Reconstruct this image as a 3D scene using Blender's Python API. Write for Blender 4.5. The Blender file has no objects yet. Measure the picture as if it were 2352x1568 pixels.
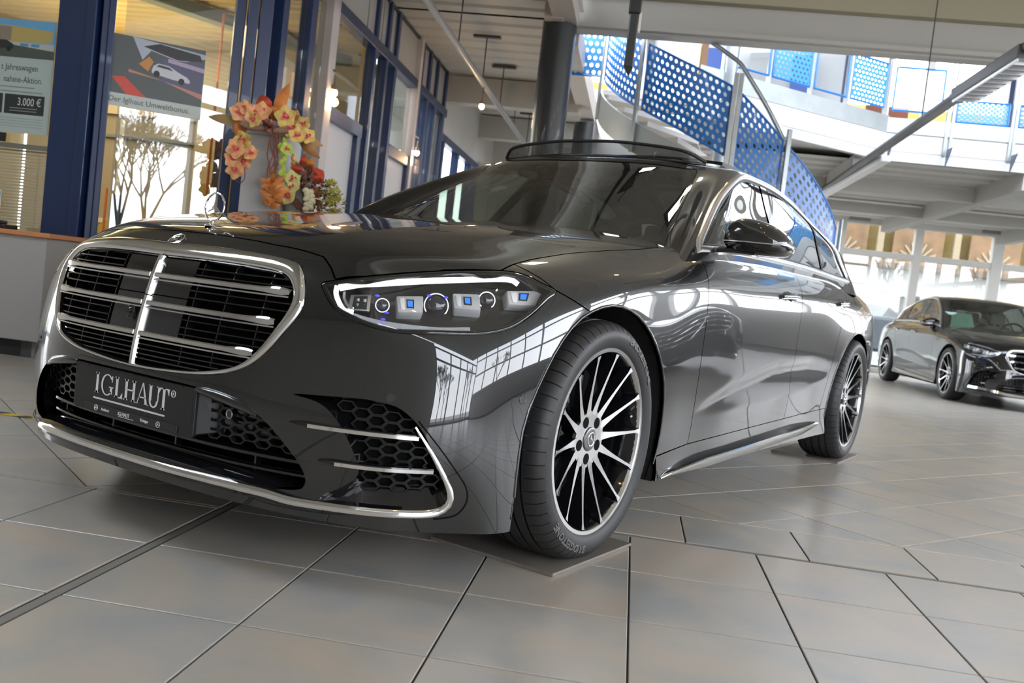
import bpy, bmesh, math, random
import numpy as np
from mathutils import Vector, Matrix, Euler
from mathutils.bvhtree import BVHTree
random.seed(7); np.random.seed(7)
SC=bpy.context.scene; COL=SC.collection
PI=math.pi

# =============================================================== camera, sky, light, exposure
cam_d=bpy.data.cameras.new('camera'); cam=bpy.data.objects.new('camera',cam_d); COL.objects.link(cam); SC.camera=cam
cam_d.sensor_width=36.0; cam_d.lens=36.0*2097.4/2352.0; cam_d.clip_start=.05; cam_d.clip_end=300
CAM=(2.1802,-2.4217,.7795); YAW,PITCH,ROLL=-.5711,-.0556,.1146
def _cam_matrix():
    cy,sy=math.cos(YAW),math.sin(YAW); cp,sp=math.cos(PITCH),math.sin(PITCH)
    f=Vector((sy*cp,cy*cp,sp)); r=Vector((cy,-sy,0)); u=r.cross(f)
    c,s=math.cos(ROLL),math.sin(ROLL)
    r,u=c*r+s*u,-s*r+c*u
    return Matrix(((r.x,u.x,-f.x,CAM[0]),(r.y,u.y,-f.y,CAM[1]),(r.z,u.z,-f.z,CAM[2]),(0,0,0,1)))
cam.matrix_world=_cam_matrix()
cam_d.dof.use_dof=True; cam_d.dof.focus_distance=2.9; cam_d.dof.aperture_fstop=5.0

SC.view_settings.view_transform='Standard'; SC.view_settings.look='None'
SC.view_settings.exposure=.6; SC.view_settings.gamma=1.0; SC.view_settings.use_curve_mapping=False
SC.cycles.use_denoising=True
SC.cycles.max_bounces=10; SC.cycles.diffuse_bounces=4; SC.cycles.glossy_bounces=5; SC.cycles.transparent_max_bounces=16; SC.cycles.transmission_bounces=6
SC.cycles.sample_clamp_indirect=6.0; SC.cycles.caustics_reflective=False; SC.cycles.caustics_refractive=False

world=bpy.data.worlds.new('overcast_sky'); SC.world=world; world.use_nodes=True
_n=world.node_tree; _bg=_n.nodes['Background']
_tc=_n.nodes.new('ShaderNodeTexCoord'); _sep=_n.nodes.new('ShaderNodeSeparateXYZ'); _n.links.new(_tc.outputs['Generated'],_sep.inputs[0])
_rp=_n.nodes.new('ShaderNodeValToRGB'); _n.links.new(_sep.outputs['Z'],_rp.inputs[0])
_rp.color_ramp.elements[0].position=.0; _rp.color_ramp.elements[0].color=(.86,.88,.92,1)
_rp.color_ramp.elements[1].position=.7; _rp.color_ramp.elements[1].color=(.80,.88,1.0,1)
_n.links.new(_rp.outputs[0],_bg.inputs[0]); _bg.inputs[1].default_value=SKY_STRENGTH=6.0

# building axes: U runs along the tile rows and beams, VV along the long glazed office wall
UA=math.radians(25.4); U=Vector((math.cos(UA),math.sin(UA),0)); VV=Vector((-math.sin(UA),math.cos(UA),0)); ZZ=Vector((0,0,1))
def B(a,b,z=0.0): return U*a+VV*b+ZZ*z       # building coordinates -> world

def area_light(name,loc,direction,w,h,power,color=(1,1,1),spread=PI):
    l=bpy.data.lights.new(name,'AREA'); l.shape='RECTANGLE'; l.size=w; l.size_y=h; l.energy=power; l.color=color; l.spread=spread
    o=bpy.data.objects.new(name,l); COL.objects.link(o); o.location=loc
    o.rotation_euler=Vector(direction).to_track_quat('-Z','Y').to_euler()
    return o

# added unseen fill lights aimed up to brighten the hall; warm office lights
area_light('ceiling_fill',B(3.0,-3.0,2.55),(0,0,1),6,6,30,(1,1,1))
area_light('ceiling_fill',B(3.5,2.8,2.55),(0,0,1),5,5,20,(1,1,1))
area_light('ceiling_fill',B(-1.0,5.5,2.75),(0,0,1),1.4,6,1.5,(1,1,1))
area_light('ceiling_fill',B(-5.0,-3.0,2.55),(0,0,1),5,5,14,(1,1,1))
area_light('ceiling_fill',B(6.0,12.0,1.9),(0,0,1),6,5,10,(1,1,1))
area_light('office_light',B(-4.3,4.6,2.85),(0,0,-1),2.2,2.2,45,(1,.84,.55))
area_light('office_uplight',B(-4.0,4.4,2.3),(0,0,1),2.2,2.2,26,(1,.78,.42))

# =============================================================== helpers: materials
MATS={}
def mat(name,color=(.5,.5,.5),rough=.5,metal=0.0,coat=0.0,spec=.5,noise=0.0,nscale=8.0,bump=0.0,bscale=60.0,emit=None,estr=0.0,coat_rough=.03,stretch=None):
    if name in MATS: return MATS[name]
    m=bpy.data.materials.new(name); m.use_nodes=True; nt=m.node_tree; b=nt.nodes['Principled BSDF']
    b.inputs['Base Color'].default_value=(*color,1); b.inputs['Roughness'].default_value=rough; b.inputs['Metallic'].default_value=metal
    b.inputs['Coat Weight'].default_value=coat; b.inputs['Coat Roughness'].default_value=coat_rough; b.inputs['Specular IOR Level'].default_value=spec
    if emit: b.inputs['Emission Color'].default_value=(*emit,1); b.inputs['Emission Strength'].default_value=estr
    if noise or bump:
        tc=nt.nodes.new('ShaderNodeTexCoord'); src=tc.outputs['Object']
        if stretch:
            mp=nt.nodes.new('ShaderNodeMapping'); mp.inputs['Scale'].default_value=stretch; nt.links.new(src,mp.inputs[0]); src=mp.outputs[0]
        if noise:
            n=nt.nodes.new('ShaderNodeTexNoise'); n.inputs['Scale'].default_value=nscale; n.inputs['Detail'].default_value=5; nt.links.new(src,n.inputs['Vector'])
            r=nt.nodes.new('ShaderNodeValToRGB'); nt.links.new(n.outputs['Fac'],r.inputs[0])
            r.color_ramp.elements[0].position=.3; r.color_ramp.elements[1].position=.7
            r.color_ramp.elements[0].color=(*[max(0,c*(1-noise)) for c in color],1); r.color_ramp.elements[1].color=(*[min(1,c*(1+noise)) for c in color],1)
            nt.links.new(r.outputs[0],b.inputs['Base Color'])
        if bump:
            n=nt.nodes.new('ShaderNodeTexNoise'); n.inputs['Scale'].default_value=bscale; n.inputs['Detail'].default_value=3; nt.links.new(src,n.inputs['Vector'])
            bp=nt.nodes.new('ShaderNodeBump'); bp.inputs['Strength'].default_value=bump; bp.inputs['Distance'].default_value=.01
            nt.links.new(n.outputs['Fac'],bp.inputs['Height']); nt.links.new(bp.outputs[0],b.inputs['Normal'])
    MATS[name]=m; return m
def glass(name,tint=(.8,.85,.83),ior=1.5,extra=0.0,rough=0.0):
    """thin sheet glass: tinted see-through plus a fresnel mirror layer"""
    if name in MATS: return MATS[name]
    m=bpy.data.materials.new(name); m.use_nodes=True; nt=m.node_tree; nt.nodes.clear()
    o=nt.nodes.new('ShaderNodeOutputMaterial'); mx=nt.nodes.new('ShaderNodeMixShader'); t=nt.nodes.new('ShaderNodeBsdfTransparent'); g=nt.nodes.new('ShaderNodeBsdfGlossy')
    fr=nt.nodes.new('ShaderNodeFresnel'); fr.inputs[0].default_value=ior
    t.inputs[0].default_value=(*tint,1); g.inputs['Roughness'].default_value=rough; g.inputs['Color'].default_value=(1,1,1,1)
    geo=nt.nodes.new('ShaderNodeNewGeometry')
    # same reflectance from both faces of the sheet
    nm=nt.nodes.new('ShaderNodeVectorMath'); nm.operation='SCALE'; bf=nt.nodes.new('ShaderNodeMath'); bf.operation='MULTIPLY_ADD'; bf.inputs[1].default_value=-2; bf.inputs[2].default_value=1
    lw=nt.nodes.new('ShaderNodeLayerWeight'); lw.inputs[0].default_value=.5
    dt=nt.nodes.new('ShaderNodeVectorMath'); dt.operation='DOT_PRODUCT'; nt.links.new(geo.outputs['Normal'],dt.inputs[0]); nt.links.new(geo.outputs['Incoming'],dt.inputs[1])
    ab=nt.nodes.new('ShaderNodeMath'); ab.operation='ABSOLUTE'; nt.links.new(dt.outputs['Value'],ab.inputs[0])
    iv=nt.nodes.new('ShaderNodeMath'); iv.operation='SUBTRACT'; iv.inputs[0].default_value=1; nt.links.new(ab.outputs[0],iv.inputs[1])
    pw=nt.nodes.new('ShaderNodeMath'); pw.operation='POWER'; pw.inputs[1].default_value=5; nt.links.new(iv.outputs[0],pw.inputs[0])
    f0=2*((ior-1)/(ior+1))**2+extra
    ma=nt.nodes.new('ShaderNodeMath'); ma.operation='MULTIPLY_ADD'; ma.inputs[1].default_value=1-f0; ma.inputs[2].default_value=f0; ma.use_clamp=True; nt.links.new(pw.outputs[0],ma.inputs[0])
    nt.links.new(ma.outputs[0],mx.inputs[0]); nt.links.new(t.outputs[0],mx.inputs[1]); nt.links.new(g.outputs[0],mx.inputs[2]); nt.links.new(mx.outputs[0],o.inputs[0])
    for n in (fr,nm,bf,lw): nt.nodes.remove(n)
    MATS[name]=m; return m

# =============================================================== helpers: meshes
def obj(name,me,material=None,parent=None):
    o=bpy.data.objects.new(name,me); COL.objects.link(o)
    if material is not None and len(me.materials)==0: me.materials.append(material)
    if parent is not None: o.parent=parent; o.matrix_parent_inverse=parent.matrix_world.inverted() if parent.parent is None else Matrix()
    return o
def tag(o,label=None,cat=None,group=None,kind=None):
    if label: o['label']=label
    if cat: o['category']=cat
    if group: o['group']=group
    if kind: o['kind']=kind
    return o
def thing(name,label,cat,loc=(0,0,0),group=None):
    o=bpy.data.objects.new(name,None); COL.objects.link(o); o.location=loc; o.empty_display_size=.1
    bpy.context.view_layer.update() if False else None
    o.matrix_world=Matrix.Translation(loc)
    return tag(o,label,cat,group)
def frame(d,up=(0,0,1)):
    d=Vector(d).normalized(); up=Vector(up)
    if abs(d.dot(up))>.995: up=Vector((0,1,0)) if abs(d.y)<.9 else Vector((1,0,0))
    x=up.cross(d).normalized(); y=d.cross(x).normalized()
    return x,y,d
class MB:
    def __init__(s): s.v=[]; s.f=[]
    def add(s,vs,fs):
        n=len(s.v); s.v+= [tuple(p) for p in vs]; s.f+= [tuple(i+n for i in f) for f in fs]; return s
    def box(s,c,size,ax=None):
        """box about c; ax = three axis vectors (default world)"""
        X,Y,Z=ax or (Vector((1,0,0)),Vector((0,1,0)),Vector((0,0,1))); c=Vector(c); a,b,d=[t/2 for t in size]
        P=[c+X*(a*i)+Y*(b*j)+Z*(d*k) for k in (-1,1) for j in (-1,1) for i in (-1,1)]
        return s.add(P,[(0,2,3,1),(4,5,7,6),(0,1,5,4),(2,6,7,3),(0,4,6,2),(1,3,7,5)])
    def beam(s,p,q,w,h,up=(0,0,1)):
        p=Vector(p); q=Vector(q); x,y,d=frame(q-p,up); return s.box((p+q)/2,(w,h,(q-p).length),(x,y,d))
    def tube(s,pts,r,n=8,cap=True,closed=False):
        pts=[Vector(p) for p in pts]; m=len(pts); rr=r if isinstance(r,(list,tuple)) else [r]*m; V=[]; F=[]
        px=None
        for i,p in enumerate(pts):
            a=pts[i-1] if (i>0 or closed) else pts[i]; b=pts[(i+1)%m] if (i<m-1 or closed) else pts[i]
            d=(b-a).normalized()
            if px is None: x,y,_=frame(d)
            else:
                x=(px-d*px.dot(d)).normalized(); y=d.cross(x)
            px=x
            for k in range(n):
                t=2*PI*k/n; V.append(p+x*(math.cos(t)*rr[i])+y*(math.sin(t)*rr[i]))
        for i in range(m if closed else m-1):
            j=(i+1)%m
            for k in range(n): F.append((i*n+k,i*n+(k+1)%n,j*n+(k+1)%n,j*n+k))
        if cap and not closed: F.append(tuple(range(n))[::-1]); F.append(tuple((m-1)*n+k for k in range(n)))
        return s.add(V,F)
    def sweep(s,pts,prof,ups=None,closed=False,cap=True):
        """profile [(a,b)] swept: a along side vector, b along up vector given per point (ups)"""
        pts=[Vector(p) for p in pts]; m=len(pts); n=len(prof); V=[];F=[]
        for i,p in enumerate(pts):
            a=pts[i-1] if (i>0 or closed) else pts[i]; b=pts[(i+1)%m] if (i<m-1 or closed) else pts[i]
            d=(b-a).normalized(); up=Vector(ups[i] if ups and isinstance(ups[0],(tuple,list,Vector)) and not isinstance(ups,Vector) else (ups or (0,0,1)))
            x=d.cross(up).normalized(); y=x.cross(d).normalized()
            pr=prof[i] if isinstance(prof[0][0],(tuple,list)) else prof
            for (u,w) in pr: V.append(p+x*u+y*w)
        n=len(prof[0]) if isinstance(prof[0][0],(tuple,list)) else n
        for i in range(m if closed else m-1):
            j=(i+1)%m
            for k in range(n): F.append((i*n+k,j*n+k,j*n+(k+1)%n,i*n+(k+1)%n))
        if cap and not closed: F.append(tuple(range(n))); F.append(tuple((m-1)*n+k for k in range(n))[::-1])
        return s.add(V,F)
    def lathe(s,prof,n=48,axis='x',c=(0,0,0),closed=False):
        """prof [(h,r)] around axis"""
        V=[];F=[];m=len(prof)
        for i in range(n):
            t=2*PI*i/n; ca,sa=math.cos(t),math.sin(t)
            for h,r in prof:
                p=(h,r*ca,r*sa) if axis=='x' else ((r*ca,h,r*sa) if axis=='y' else (r*ca,r*sa,h))
                V.append((p[0]+c[0],p[1]+c[1],p[2]+c[2]))
        for i in range(n):
            j=(i+1)%n
            for k in range(m if closed else m-1):
                l=(k+1)%m
                if axis=='y': F.append((i*m+k,i*m+l,j*m+l,j*m+k))
                else: F.append((i*m+k,j*m+k,j*m+l,i*m+l))
        return s.add(V,F)
    def prism(s,poly,o,X,Y,depth):
        """extruded 2-D polygon at origin o with axes X,Y; from plane to plane+normal*depth"""
        o=Vector(o);X=Vector(X);Y=Vector(Y);N=X.cross(Y).normalized()
        a=[o+X*p[0]+Y*p[1] for p in poly]; b=[p+N*depth for p in a]; n=len(a)
        F=[tuple(range(n))[::-1],tuple(range(n,2*n))]+[(i,(i+1)%n,n+(i+1)%n,n+i) for i in range(n)]
        return s.add(a+b,F)
    def quad(s,*ps): return s.add(ps,[tuple(range(len(ps)))])
    def ellipsoid(s,c,r,n=12,m=8,ax=None):
        X,Y,Z=ax or (Vector((1,0,0)),Vector((0,1,0)),Vector((0,0,1))); c=Vector(c); V=[];F=[]
        for j in range(m+1):
            ph=PI*j/m
            for i in range(n):
                t=2*PI*i/n; V.append(c+X*(r[0]*math.sin(ph)*math.cos(t))+Y*(r[1]*math.sin(ph)*math.sin(t))+Z*(r[2]*math.cos(ph)))
        for j in range(m):
            for i in range(n): F.append((j*n+i,(j+1)*n+i,(j+1)*n+(i+1)%n,j*n+(i+1)%n))
        return s.add(V,F)
    def build(s,name,material,parent=None,smooth=None,bevel=0.0,weld=False):
        me=bpy.data.meshes.new(name); me.from_pydata([tuple(p) for p in s.v],[],s.f); me.validate(clean_customdata=False); me.update()
        if weld or bevel or smooth is not None:
            bm=bmesh.new(); bm.from_mesh(me)
            if weld or smooth is not None: bmesh.ops.remove_doubles(bm,verts=bm.verts,dist=1e-5)
            if weld or smooth is not None: bmesh.ops.recalc_face_normals(bm,faces=bm.faces)
            if bevel:
                bmesh.ops.bevel(bm,geom=[e for e in bm.edges if len(e.link_faces)==2 and e.calc_face_angle(0)>.6],offset=bevel,segments=2,profile=.5,affect='EDGES',clamp_overlap=True)
            bm.to_mesh(me); bm.free()
            if smooth is not None:
                me.polygons.foreach_set('use_smooth',[True]*len(me.polygons)); me.set_sharp_from_angle(angle=math.radians(smooth))
        return obj(name,me,material,parent)
def text_obj(name,txt,size,o,X,Y,material,parent=None,align='LEFT',depth=.0008,xscale=1.0,bend=None,bold=0.0):
    """lettering as a mesh lying in the plane (o,X,Y)"""
    cu=bpy.data.curves.new(name,'FONT'); cu.body=txt; cu.size=size; cu.align_x=align; cu.extrude=depth/2; cu.offset=bold; cu.resolution_u=3
    tmp=bpy.data.objects.new(name,cu); COL.objects.link(tmp)
    dg=bpy.context.evaluated_depsgraph_get(); me=bpy.data.meshes.new_from_object(tmp.evaluated_get(dg)); bpy.data.objects.remove(tmp); bpy.data.curves.remove(cu)
    X=Vector(X).normalized();Y=Vector(Y).normalized();N=X.cross(Y)
    for v in me.vertices:
        x,y,z=v.co.x*xscale,v.co.y,v.co.z
        v.co=bend(x,y,z) if bend else Vector(o)+X*x+Y*y+N*z
    me.materials.clear(); me.update()
    return obj(name,me,material,parent)
def bez(p0,p1,p2,n=12):
    p0,p1,p2=Vector(p0),Vector(p1),Vector(p2)
    return [p0*(1-t)**2+p1*2*t*(1-t)+p2*t*t for t in [i/(n-1) for i in range(n)]]
def crom(pts,n,closed=False):
    """Catmull-Rom resample (any dimension) to n points, roughly by chord length"""
    P=np.array(pts,float); m=len(P)
    ext=np.vstack([P[-1],P,P[0],P[1]]) if closed else np.vstack([2*P[0]-P[1],P,2*P[-1]-P[-2]])
    segs=m if closed else m-1; out=[]
    for i in range(segs):
        a,b,c,d=ext[i:i+4]
        for t in np.linspace(0,1,24,endpoint=False): out.append(.5*((2*b)+(c-a)*t+(2*a-5*b+4*c-d)*t*t+(3*b-a-3*c+d)*t**3))
    if not closed: out.append(P[-1])
    out=np.array(out); q=np.vstack([out,out[0]]) if closed else out
    L=np.concatenate([[0],np.cumsum(np.linalg.norm(np.diff(q,axis=0),axis=1))]); s=np.linspace(0,L[-1],n,endpoint=not closed)
    return np.stack([np.interp(s,L,q[:,k]) for k in range(P.shape[1])],1)

# =============================================================== car body: half control net, fine surface, panel cutting
FRONT=[  # rows bottom->top, columns centre->corner
 [(0,-.895,.175),(.22,-.89,.175),(.42,-.862,.172),(.60,-.798,.165),(.765,-.695,.158),(.885,-.55,.155)],
 [(0,-.905,.33),(.22,-.900,.33),(.42,-.875,.33),(.60,-.820,.33),(.775,-.722,.33),(.903,-.59,.33)],
 [(0,-.905,.46),(.22,-.900,.46),(.43,-.873,.46),(.62,-.812,.46),(.785,-.712,.46),(.90,-.60,.46)],
 [(0,-.890,.58),(.22,-.885,.58),(.43,-.858,.58),(.62,-.795,.58),(.775,-.700,.58),(.89,-.59,.58)],
 [(0,-.868,.68),(.22,-.862,.68),(.42,-.836,.68),(.60,-.778,.68),(.745,-.690,.68),(.86,-.575,.68)],
 [(0,-.840,.765),(.21,-.835,.765),(.40,-.808,.762),(.56,-.755,.757),(.69,-.670,.75),(.805,-.550,.745)],
 [(0,-.785,.822),(.205,-.780,.821),(.385,-.750,.817),(.53,-.700,.808),(.65,-.610,.797),(.765,-.49,.795)],
]
SIDE=[ # per station j: list of (x,y,z) rows bottom->top ; j=0 is the corner (taken from FRONT)
 [(.952,-.42,.155),(.958,-.42,.33),(.957,-.42,.46),(.952,-.42,.58),(.932,-.42,.68),(.885,-.42,.765),(.80,-.42,.832)],
 [(.962,-.20,.17),(.968,-.20,.33),(.971,-.20,.47),(.969,-.20,.60),(.956,-.20,.71),(.915,-.20,.805),(.815,-.20,.872)],
 [(.955,0,.19),(.968,0,.33),(.974,0,.48),(.974,0,.62),(.965,0,.745),(.93,0,.84),(.82,0,.903)],
 [(.950,.2,.19),(.965,.2,.33),(.973,.2,.49),(.975,.2,.64),(.967,.2,.775),(.937,.2,.868),(.825,.2,.930)],
 [(.945,.45,.19),(.960,.45,.33),(.970,.45,.50),(.974,.45,.65),(.967,.45,.79),(.942,.45,.888),(.845,.45,.955)],
 [(.943,.75,.20),(.953,.75,.34),(.963,.75,.50),(.971,.75,0.675),(.973,.75,0.828),(.951,.75,0.912),(.890,.75,.978)],
 [(.943,1.1,.20),(.953,1.1,.34),(.963,1.1,.50),(.971,1.1,0.675),(.973,1.1,0.833),(.951,1.1,0.922),(.892,1.1,1.000)],
 [(.943,1.5,.20),(.953,1.5,.34),(.963,1.5,.50),(.971,1.5,0.680),(.973,1.5,0.838),(.951,1.5,0.929),(.890,1.5,1.012)],
 [(.943,1.95,.20),(.953,1.95,.34),(.963,1.95,.50),(.971,1.95,0.685),(.973,1.95,0.843),(.951,1.95,0.934),(.886,1.95,1.020)],
 [(.943,2.4,.20),(.953,2.4,.34),(.963,2.4,.50),(.971,2.4,0.685),(.973,2.4,0.848),(.951,2.4,0.939),(.880,2.4,1.026)],
 [(.950,2.8,.20),(.965,2.8,.34),(.974,2.8,.50),(.981,2.8,.67),(.972,2.8,.825),(.945,2.8,.935),(.868,2.8,1.034)],
 [(.950,3.216,.20),(.966,3.216,.34),(.976,3.216,.50),(.981,3.216,.67),(.968,3.216,.828),(.93,3.216,.94),(.835,3.216,1.036)],
 [(.930,3.6,.20),(.948,3.6,.34),(.958,3.6,.50),(.96,3.6,.67),(.945,3.6,.83),(.90,3.6,.94),(.80,3.6,1.025)],
 [(.895,3.88,.20),(.915,3.88,.34),(.925,3.88,.50),(.925,3.88,.67),(.91,3.88,.83),(.865,3.88,.935),(.76,3.88,1.015)],
 [(.83,4.10,.22),(.855,4.11,.34),(.865,4.12,.50),(.862,4.11,.67),(.845,4.08,.83),(.80,4.06,.93),(.70,4.05,1.0)],
]
TOPIN=[ # j=1.. inner columns i=0..4 (i=5 is SIDE top)
 [(0,-.675,.868),(.21,-.67,.868),(.405,-.64,.867),(.55,-.585,.853),(.68,-.51,.843)],
 [(0,-.42,.917),(.215,-.42,.917),(.43,-.40,.917),(.58,-.355,.902),(.705,-.28,.889)],
 [(0,-.15,.960),(.22,-.15,.961),(.455,-.13,.960),(.61,-.10,.944),(.725,-.05,.927)],
 [(0,.10,.993),(.22,.10,.994),(.48,.12,.991),(.635,.14,.974),(.742,.17,.955)],
 [(0,.42,1.027),(.23,.42,1.028),(.505,.42,1.022),(.665,.43,1.006),(.77,.44,.985)],
 [(0,.68,1.042),(.24,.68,1.042),(.52,.70,1.036),(.69,.73,1.023),(.80,.74,1.002)],
 [(0,1.1,1.03),(.24,1.1,1.03),(.48,1.1,1.025),(.66,1.1,1.015),(.79,1.1,1.003)],
 [(0,1.5,1.03),(.24,1.5,1.03),(.48,1.5,1.025),(.66,1.5,1.015),(.79,1.5,1.005)],
 [(0,1.95,1.03),(.24,1.95,1.03),(.48,1.95,1.025),(.66,1.95,1.017),(.79,1.95,1.01)],
 [(0,2.4,1.035),(.24,2.4,1.035),(.48,2.4,1.032),(.66,2.4,1.025),(.79,2.4,1.017)],
 [(0,2.8,1.045),(.24,2.8,1.045),(.46,2.8,1.043),(.64,2.8,1.038),(.77,2.8,1.03)],
 [(0,3.216,1.055),(.23,3.216,1.055),(.44,3.216,1.053),(.61,3.216,1.048),(.74,3.216,1.04)],
 [(0,3.6,1.062),(.22,3.6,1.062),(.42,3.6,1.06),(.58,3.6,1.053),(.70,3.6,1.042)],
 [(0,3.95,1.06),(.21,3.95,1.06),(.40,3.94,1.057),(.55,3.93,1.048),(.66,3.90,1.035)],
 [(0,4.24,1.045),(.20,4.235,1.045),(.37,4.22,1.04),(.50,4.18,1.03),(.61,4.12,1.015)],
]
REAR=[  # rows bottom->one below top, columns centre..4 (5 = SIDE corner)
 [(0,4.30,.25),(.22,4.29,.25),(.42,4.27,.25),(.60,4.24,.24),(.74,4.18,.23)],
 [(0,4.33,.36),(.22,4.325,.36),(.43,4.31,.36),(.62,4.27,.36),(.77,4.20,.35)],
 [(0,4.34,.50),(.22,4.335,.50),(.43,4.32,.50),(.62,4.28,.50),(.77,4.21,.50)],
 [(0,4.33,.67),(.22,4.325,.67),(.43,4.31,.67),(.62,4.27,.67),(.77,4.20,.67)],
 [(0,4.31,.83),(.22,4.305,.83),(.42,4.28,.83),(.60,4.24,.83),(.75,4.17,.83)],
 [(0,4.29,.95),(.21,4.285,.95),(.40,4.265,.95),(.56,4.22,.94),(.70,4.14,.935)],
]
def gh_x(z):
    t=z-1.0; return .895-.42*t-.25*t*abs(t)
W_FRONT=[ # windscreen face rows m, columns i (corner col 4 = front edge of the side)
 [(0,.45,1.0),(.28,.475,1.0),(.54,.575,1.0),(.775,.755,1.0),(.905,.62,.945)],
 [(0,.665,1.10),(.27,.685,1.10),(.50,.770,1.10),(.715,.925,1.10),(.852,.875,1.10)],
 [(0,.895,1.22),(.25,.915,1.22),(.46,.995,1.22),(.653,1.145,1.22),(.792,1.105,1.22)],
 [(0,1.105,1.325),(.24,1.125,1.325),(.435,1.195,1.325),(.598,1.335,1.325),(.730,1.345,1.335)],
 [(0,1.315,1.425),(.23,1.33,1.424),(.415,1.385,1.421),(.568,1.475,1.415),(.672,1.60,1.432)],
]
_SY0=[.62,1.2,1.8,2.4,2.95,3.40]; _SY4=[1.60,1.85,2.15,2.5,2.85,3.20]
_SZ4=[1.432,1.458,1.462,1.447,1.400,1.315]; _SX4=[.672,.655,.65,.645,.63,.60]
G_SIDE=[]
for _j in range(1,6):
    col=[]
    for _m,_t in enumerate((0,.25,.5,.75,1.0)):
        z0=.945+.04*min(1,_j/4)
        z=z0+(_SZ4[_j]-z0)*_t
        y=_SY0[_j]+(_SY4[_j]-_SY0[_j])*(_t**(1.15 if _j<4 else 1.3))
        x=gh_x(z) if _j<5 else gh_x(z)*.985
        if _m==4: x=_SX4[_j]
        col.append((x,y,z))
    G_SIDE.append(col)
G_TOPIN=[
 [(0,1.62,1.487),(.23,1.63,1.485),(.41,1.66,1.479),(.56,1.74,1.469)],
 [(0,2.05,1.504),(.23,2.05,1.501),(.41,2.07,1.495),(.56,2.10,1.482)],
 [(0,2.50,1.482),(.22,2.50,1.480),(.40,2.50,1.474),(.55,2.50,1.463)],
 [(0,2.88,1.430),(.21,2.88,1.427),(.39,2.87,1.420),(.53,2.86,1.411)],
 [(0,3.14,1.372),(.20,3.14,1.369),(.37,3.15,1.360),(.50,3.16,1.345)],
]
G_REAR=[ # rows m bottom->below top
 [(0,3.98,1.02),(.25,3.97,1.02),(.45,3.9,1.02),(.66,3.72,1.02)],
 [(0,3.80,1.105),(.24,3.79,1.105),(.44,3.73,1.105),(.63,3.60,1.10)],
 [(0,3.58,1.20),(.23,3.57,1.20),(.42,3.52,1.20),(.59,3.43,1.19)],
 [(0,3.36,1.29),(.22,3.35,1.29),(.40,3.32,1.285),(.55,3.28,1.27)],
]

def subdiv_limit(verts,faces,level,fit=5,crease=None):
    """Catmull-Clark surface that passes (nearly) through the given points; returns V,N,F of the fine mesh"""
    P=np.array(verts,float); T=P.copy(); n=len(P)
    def ev(P,lv):
        me=bpy.data.meshes.new('cage'); me.from_pydata(P.tolist(),[],faces); me.update()
        if crease:
            at=me.attributes.new('crease_edge','FLOAT','EDGE')
            for e in me.edges:
                k=tuple(sorted(e.vertices)); 
                if k in crease: at.data[e.index].value=crease[k]
        ob=bpy.data.objects.new('cage',me); bpy.context.scene.collection.objects.link(ob)
        md=ob.modifiers.new('s','SUBSURF'); md.levels=lv; md.render_levels=lv; md.use_limit_surface=True; md.quality=4
        dg=bpy.context.evaluated_depsgraph_get(); dg.update()
        m2=ob.evaluated_get(dg).to_mesh()
        nv=len(m2.vertices); V=np.empty(nv*3); m2.vertices.foreach_get('co',V); V=V.reshape(-1,3)
        N=np.empty(nv*3); m2.vertices.foreach_get('normal',N); N=N.reshape(-1,3)
        F=np.empty(len(m2.polygons)*4,int); m2.polygons.foreach_get('vertices',F); F=F.reshape(-1,4)
        ob.evaluated_get(dg).to_mesh_clear(); bpy.data.objects.remove(ob); bpy.data.meshes.remove(me)
        return V,N,F
    for _ in range(fit):
        V,_,_=ev(P,1); P+= (T-V[:n])*.9
    return ev(P,level)

def box_net(front,side,topin,rear):
    """front[k][i], side[j][k] (j>=1), topin[j][i], rear[k][i] -> full (mirrored) verts, faces"""
    NK=len(front)-1; NI=len(front[0])-1; NJ=len(side)
    V=[];key={}
    def add(p):
        k=tuple(round(c,5) for c in p)
        if k not in key: key[k]=len(V); V.append(p)
        return key[k]
    quads=[]
    def sidep(j,k): return front[k][NI] if j==0 else side[j-1][k]
    def topp(i,j):
        if j==0: return front[NK][i]
        if i==NI: return sidep(j,NK)
        return topin[j-1][i]
    def rearp(i,k):
        if i==NI: return sidep(NJ,k)
        if k==NK: return topp(i,NJ)
        return rear[k][i]
    for s in (1,-1):
        def a(p): return add((p[0]*s,p[1],p[2]))
        def q(*ps):
            f=[a(p) for p in ps]
            if s<0: f=f[::-1]
            quads.append(f)
        for k in range(NK):
            for i in range(NI): q(front[k][i],front[k][i+1],front[k+1][i+1],front[k+1][i])
            for j in range(NJ): q(sidep(j,k),sidep(j+1,k),sidep(j+1,k+1),sidep(j,k+1))
            for i in range(NI): q(rearp(i+1,k),rearp(i,k),rearp(i,k+1),rearp(i+1,k+1))
        for j in range(NJ):
            for i in range(NI): q(topp(i,j),topp(i+1,j),topp(i+1,j+1),topp(i,j+1))
    return V,quads,key

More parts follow.
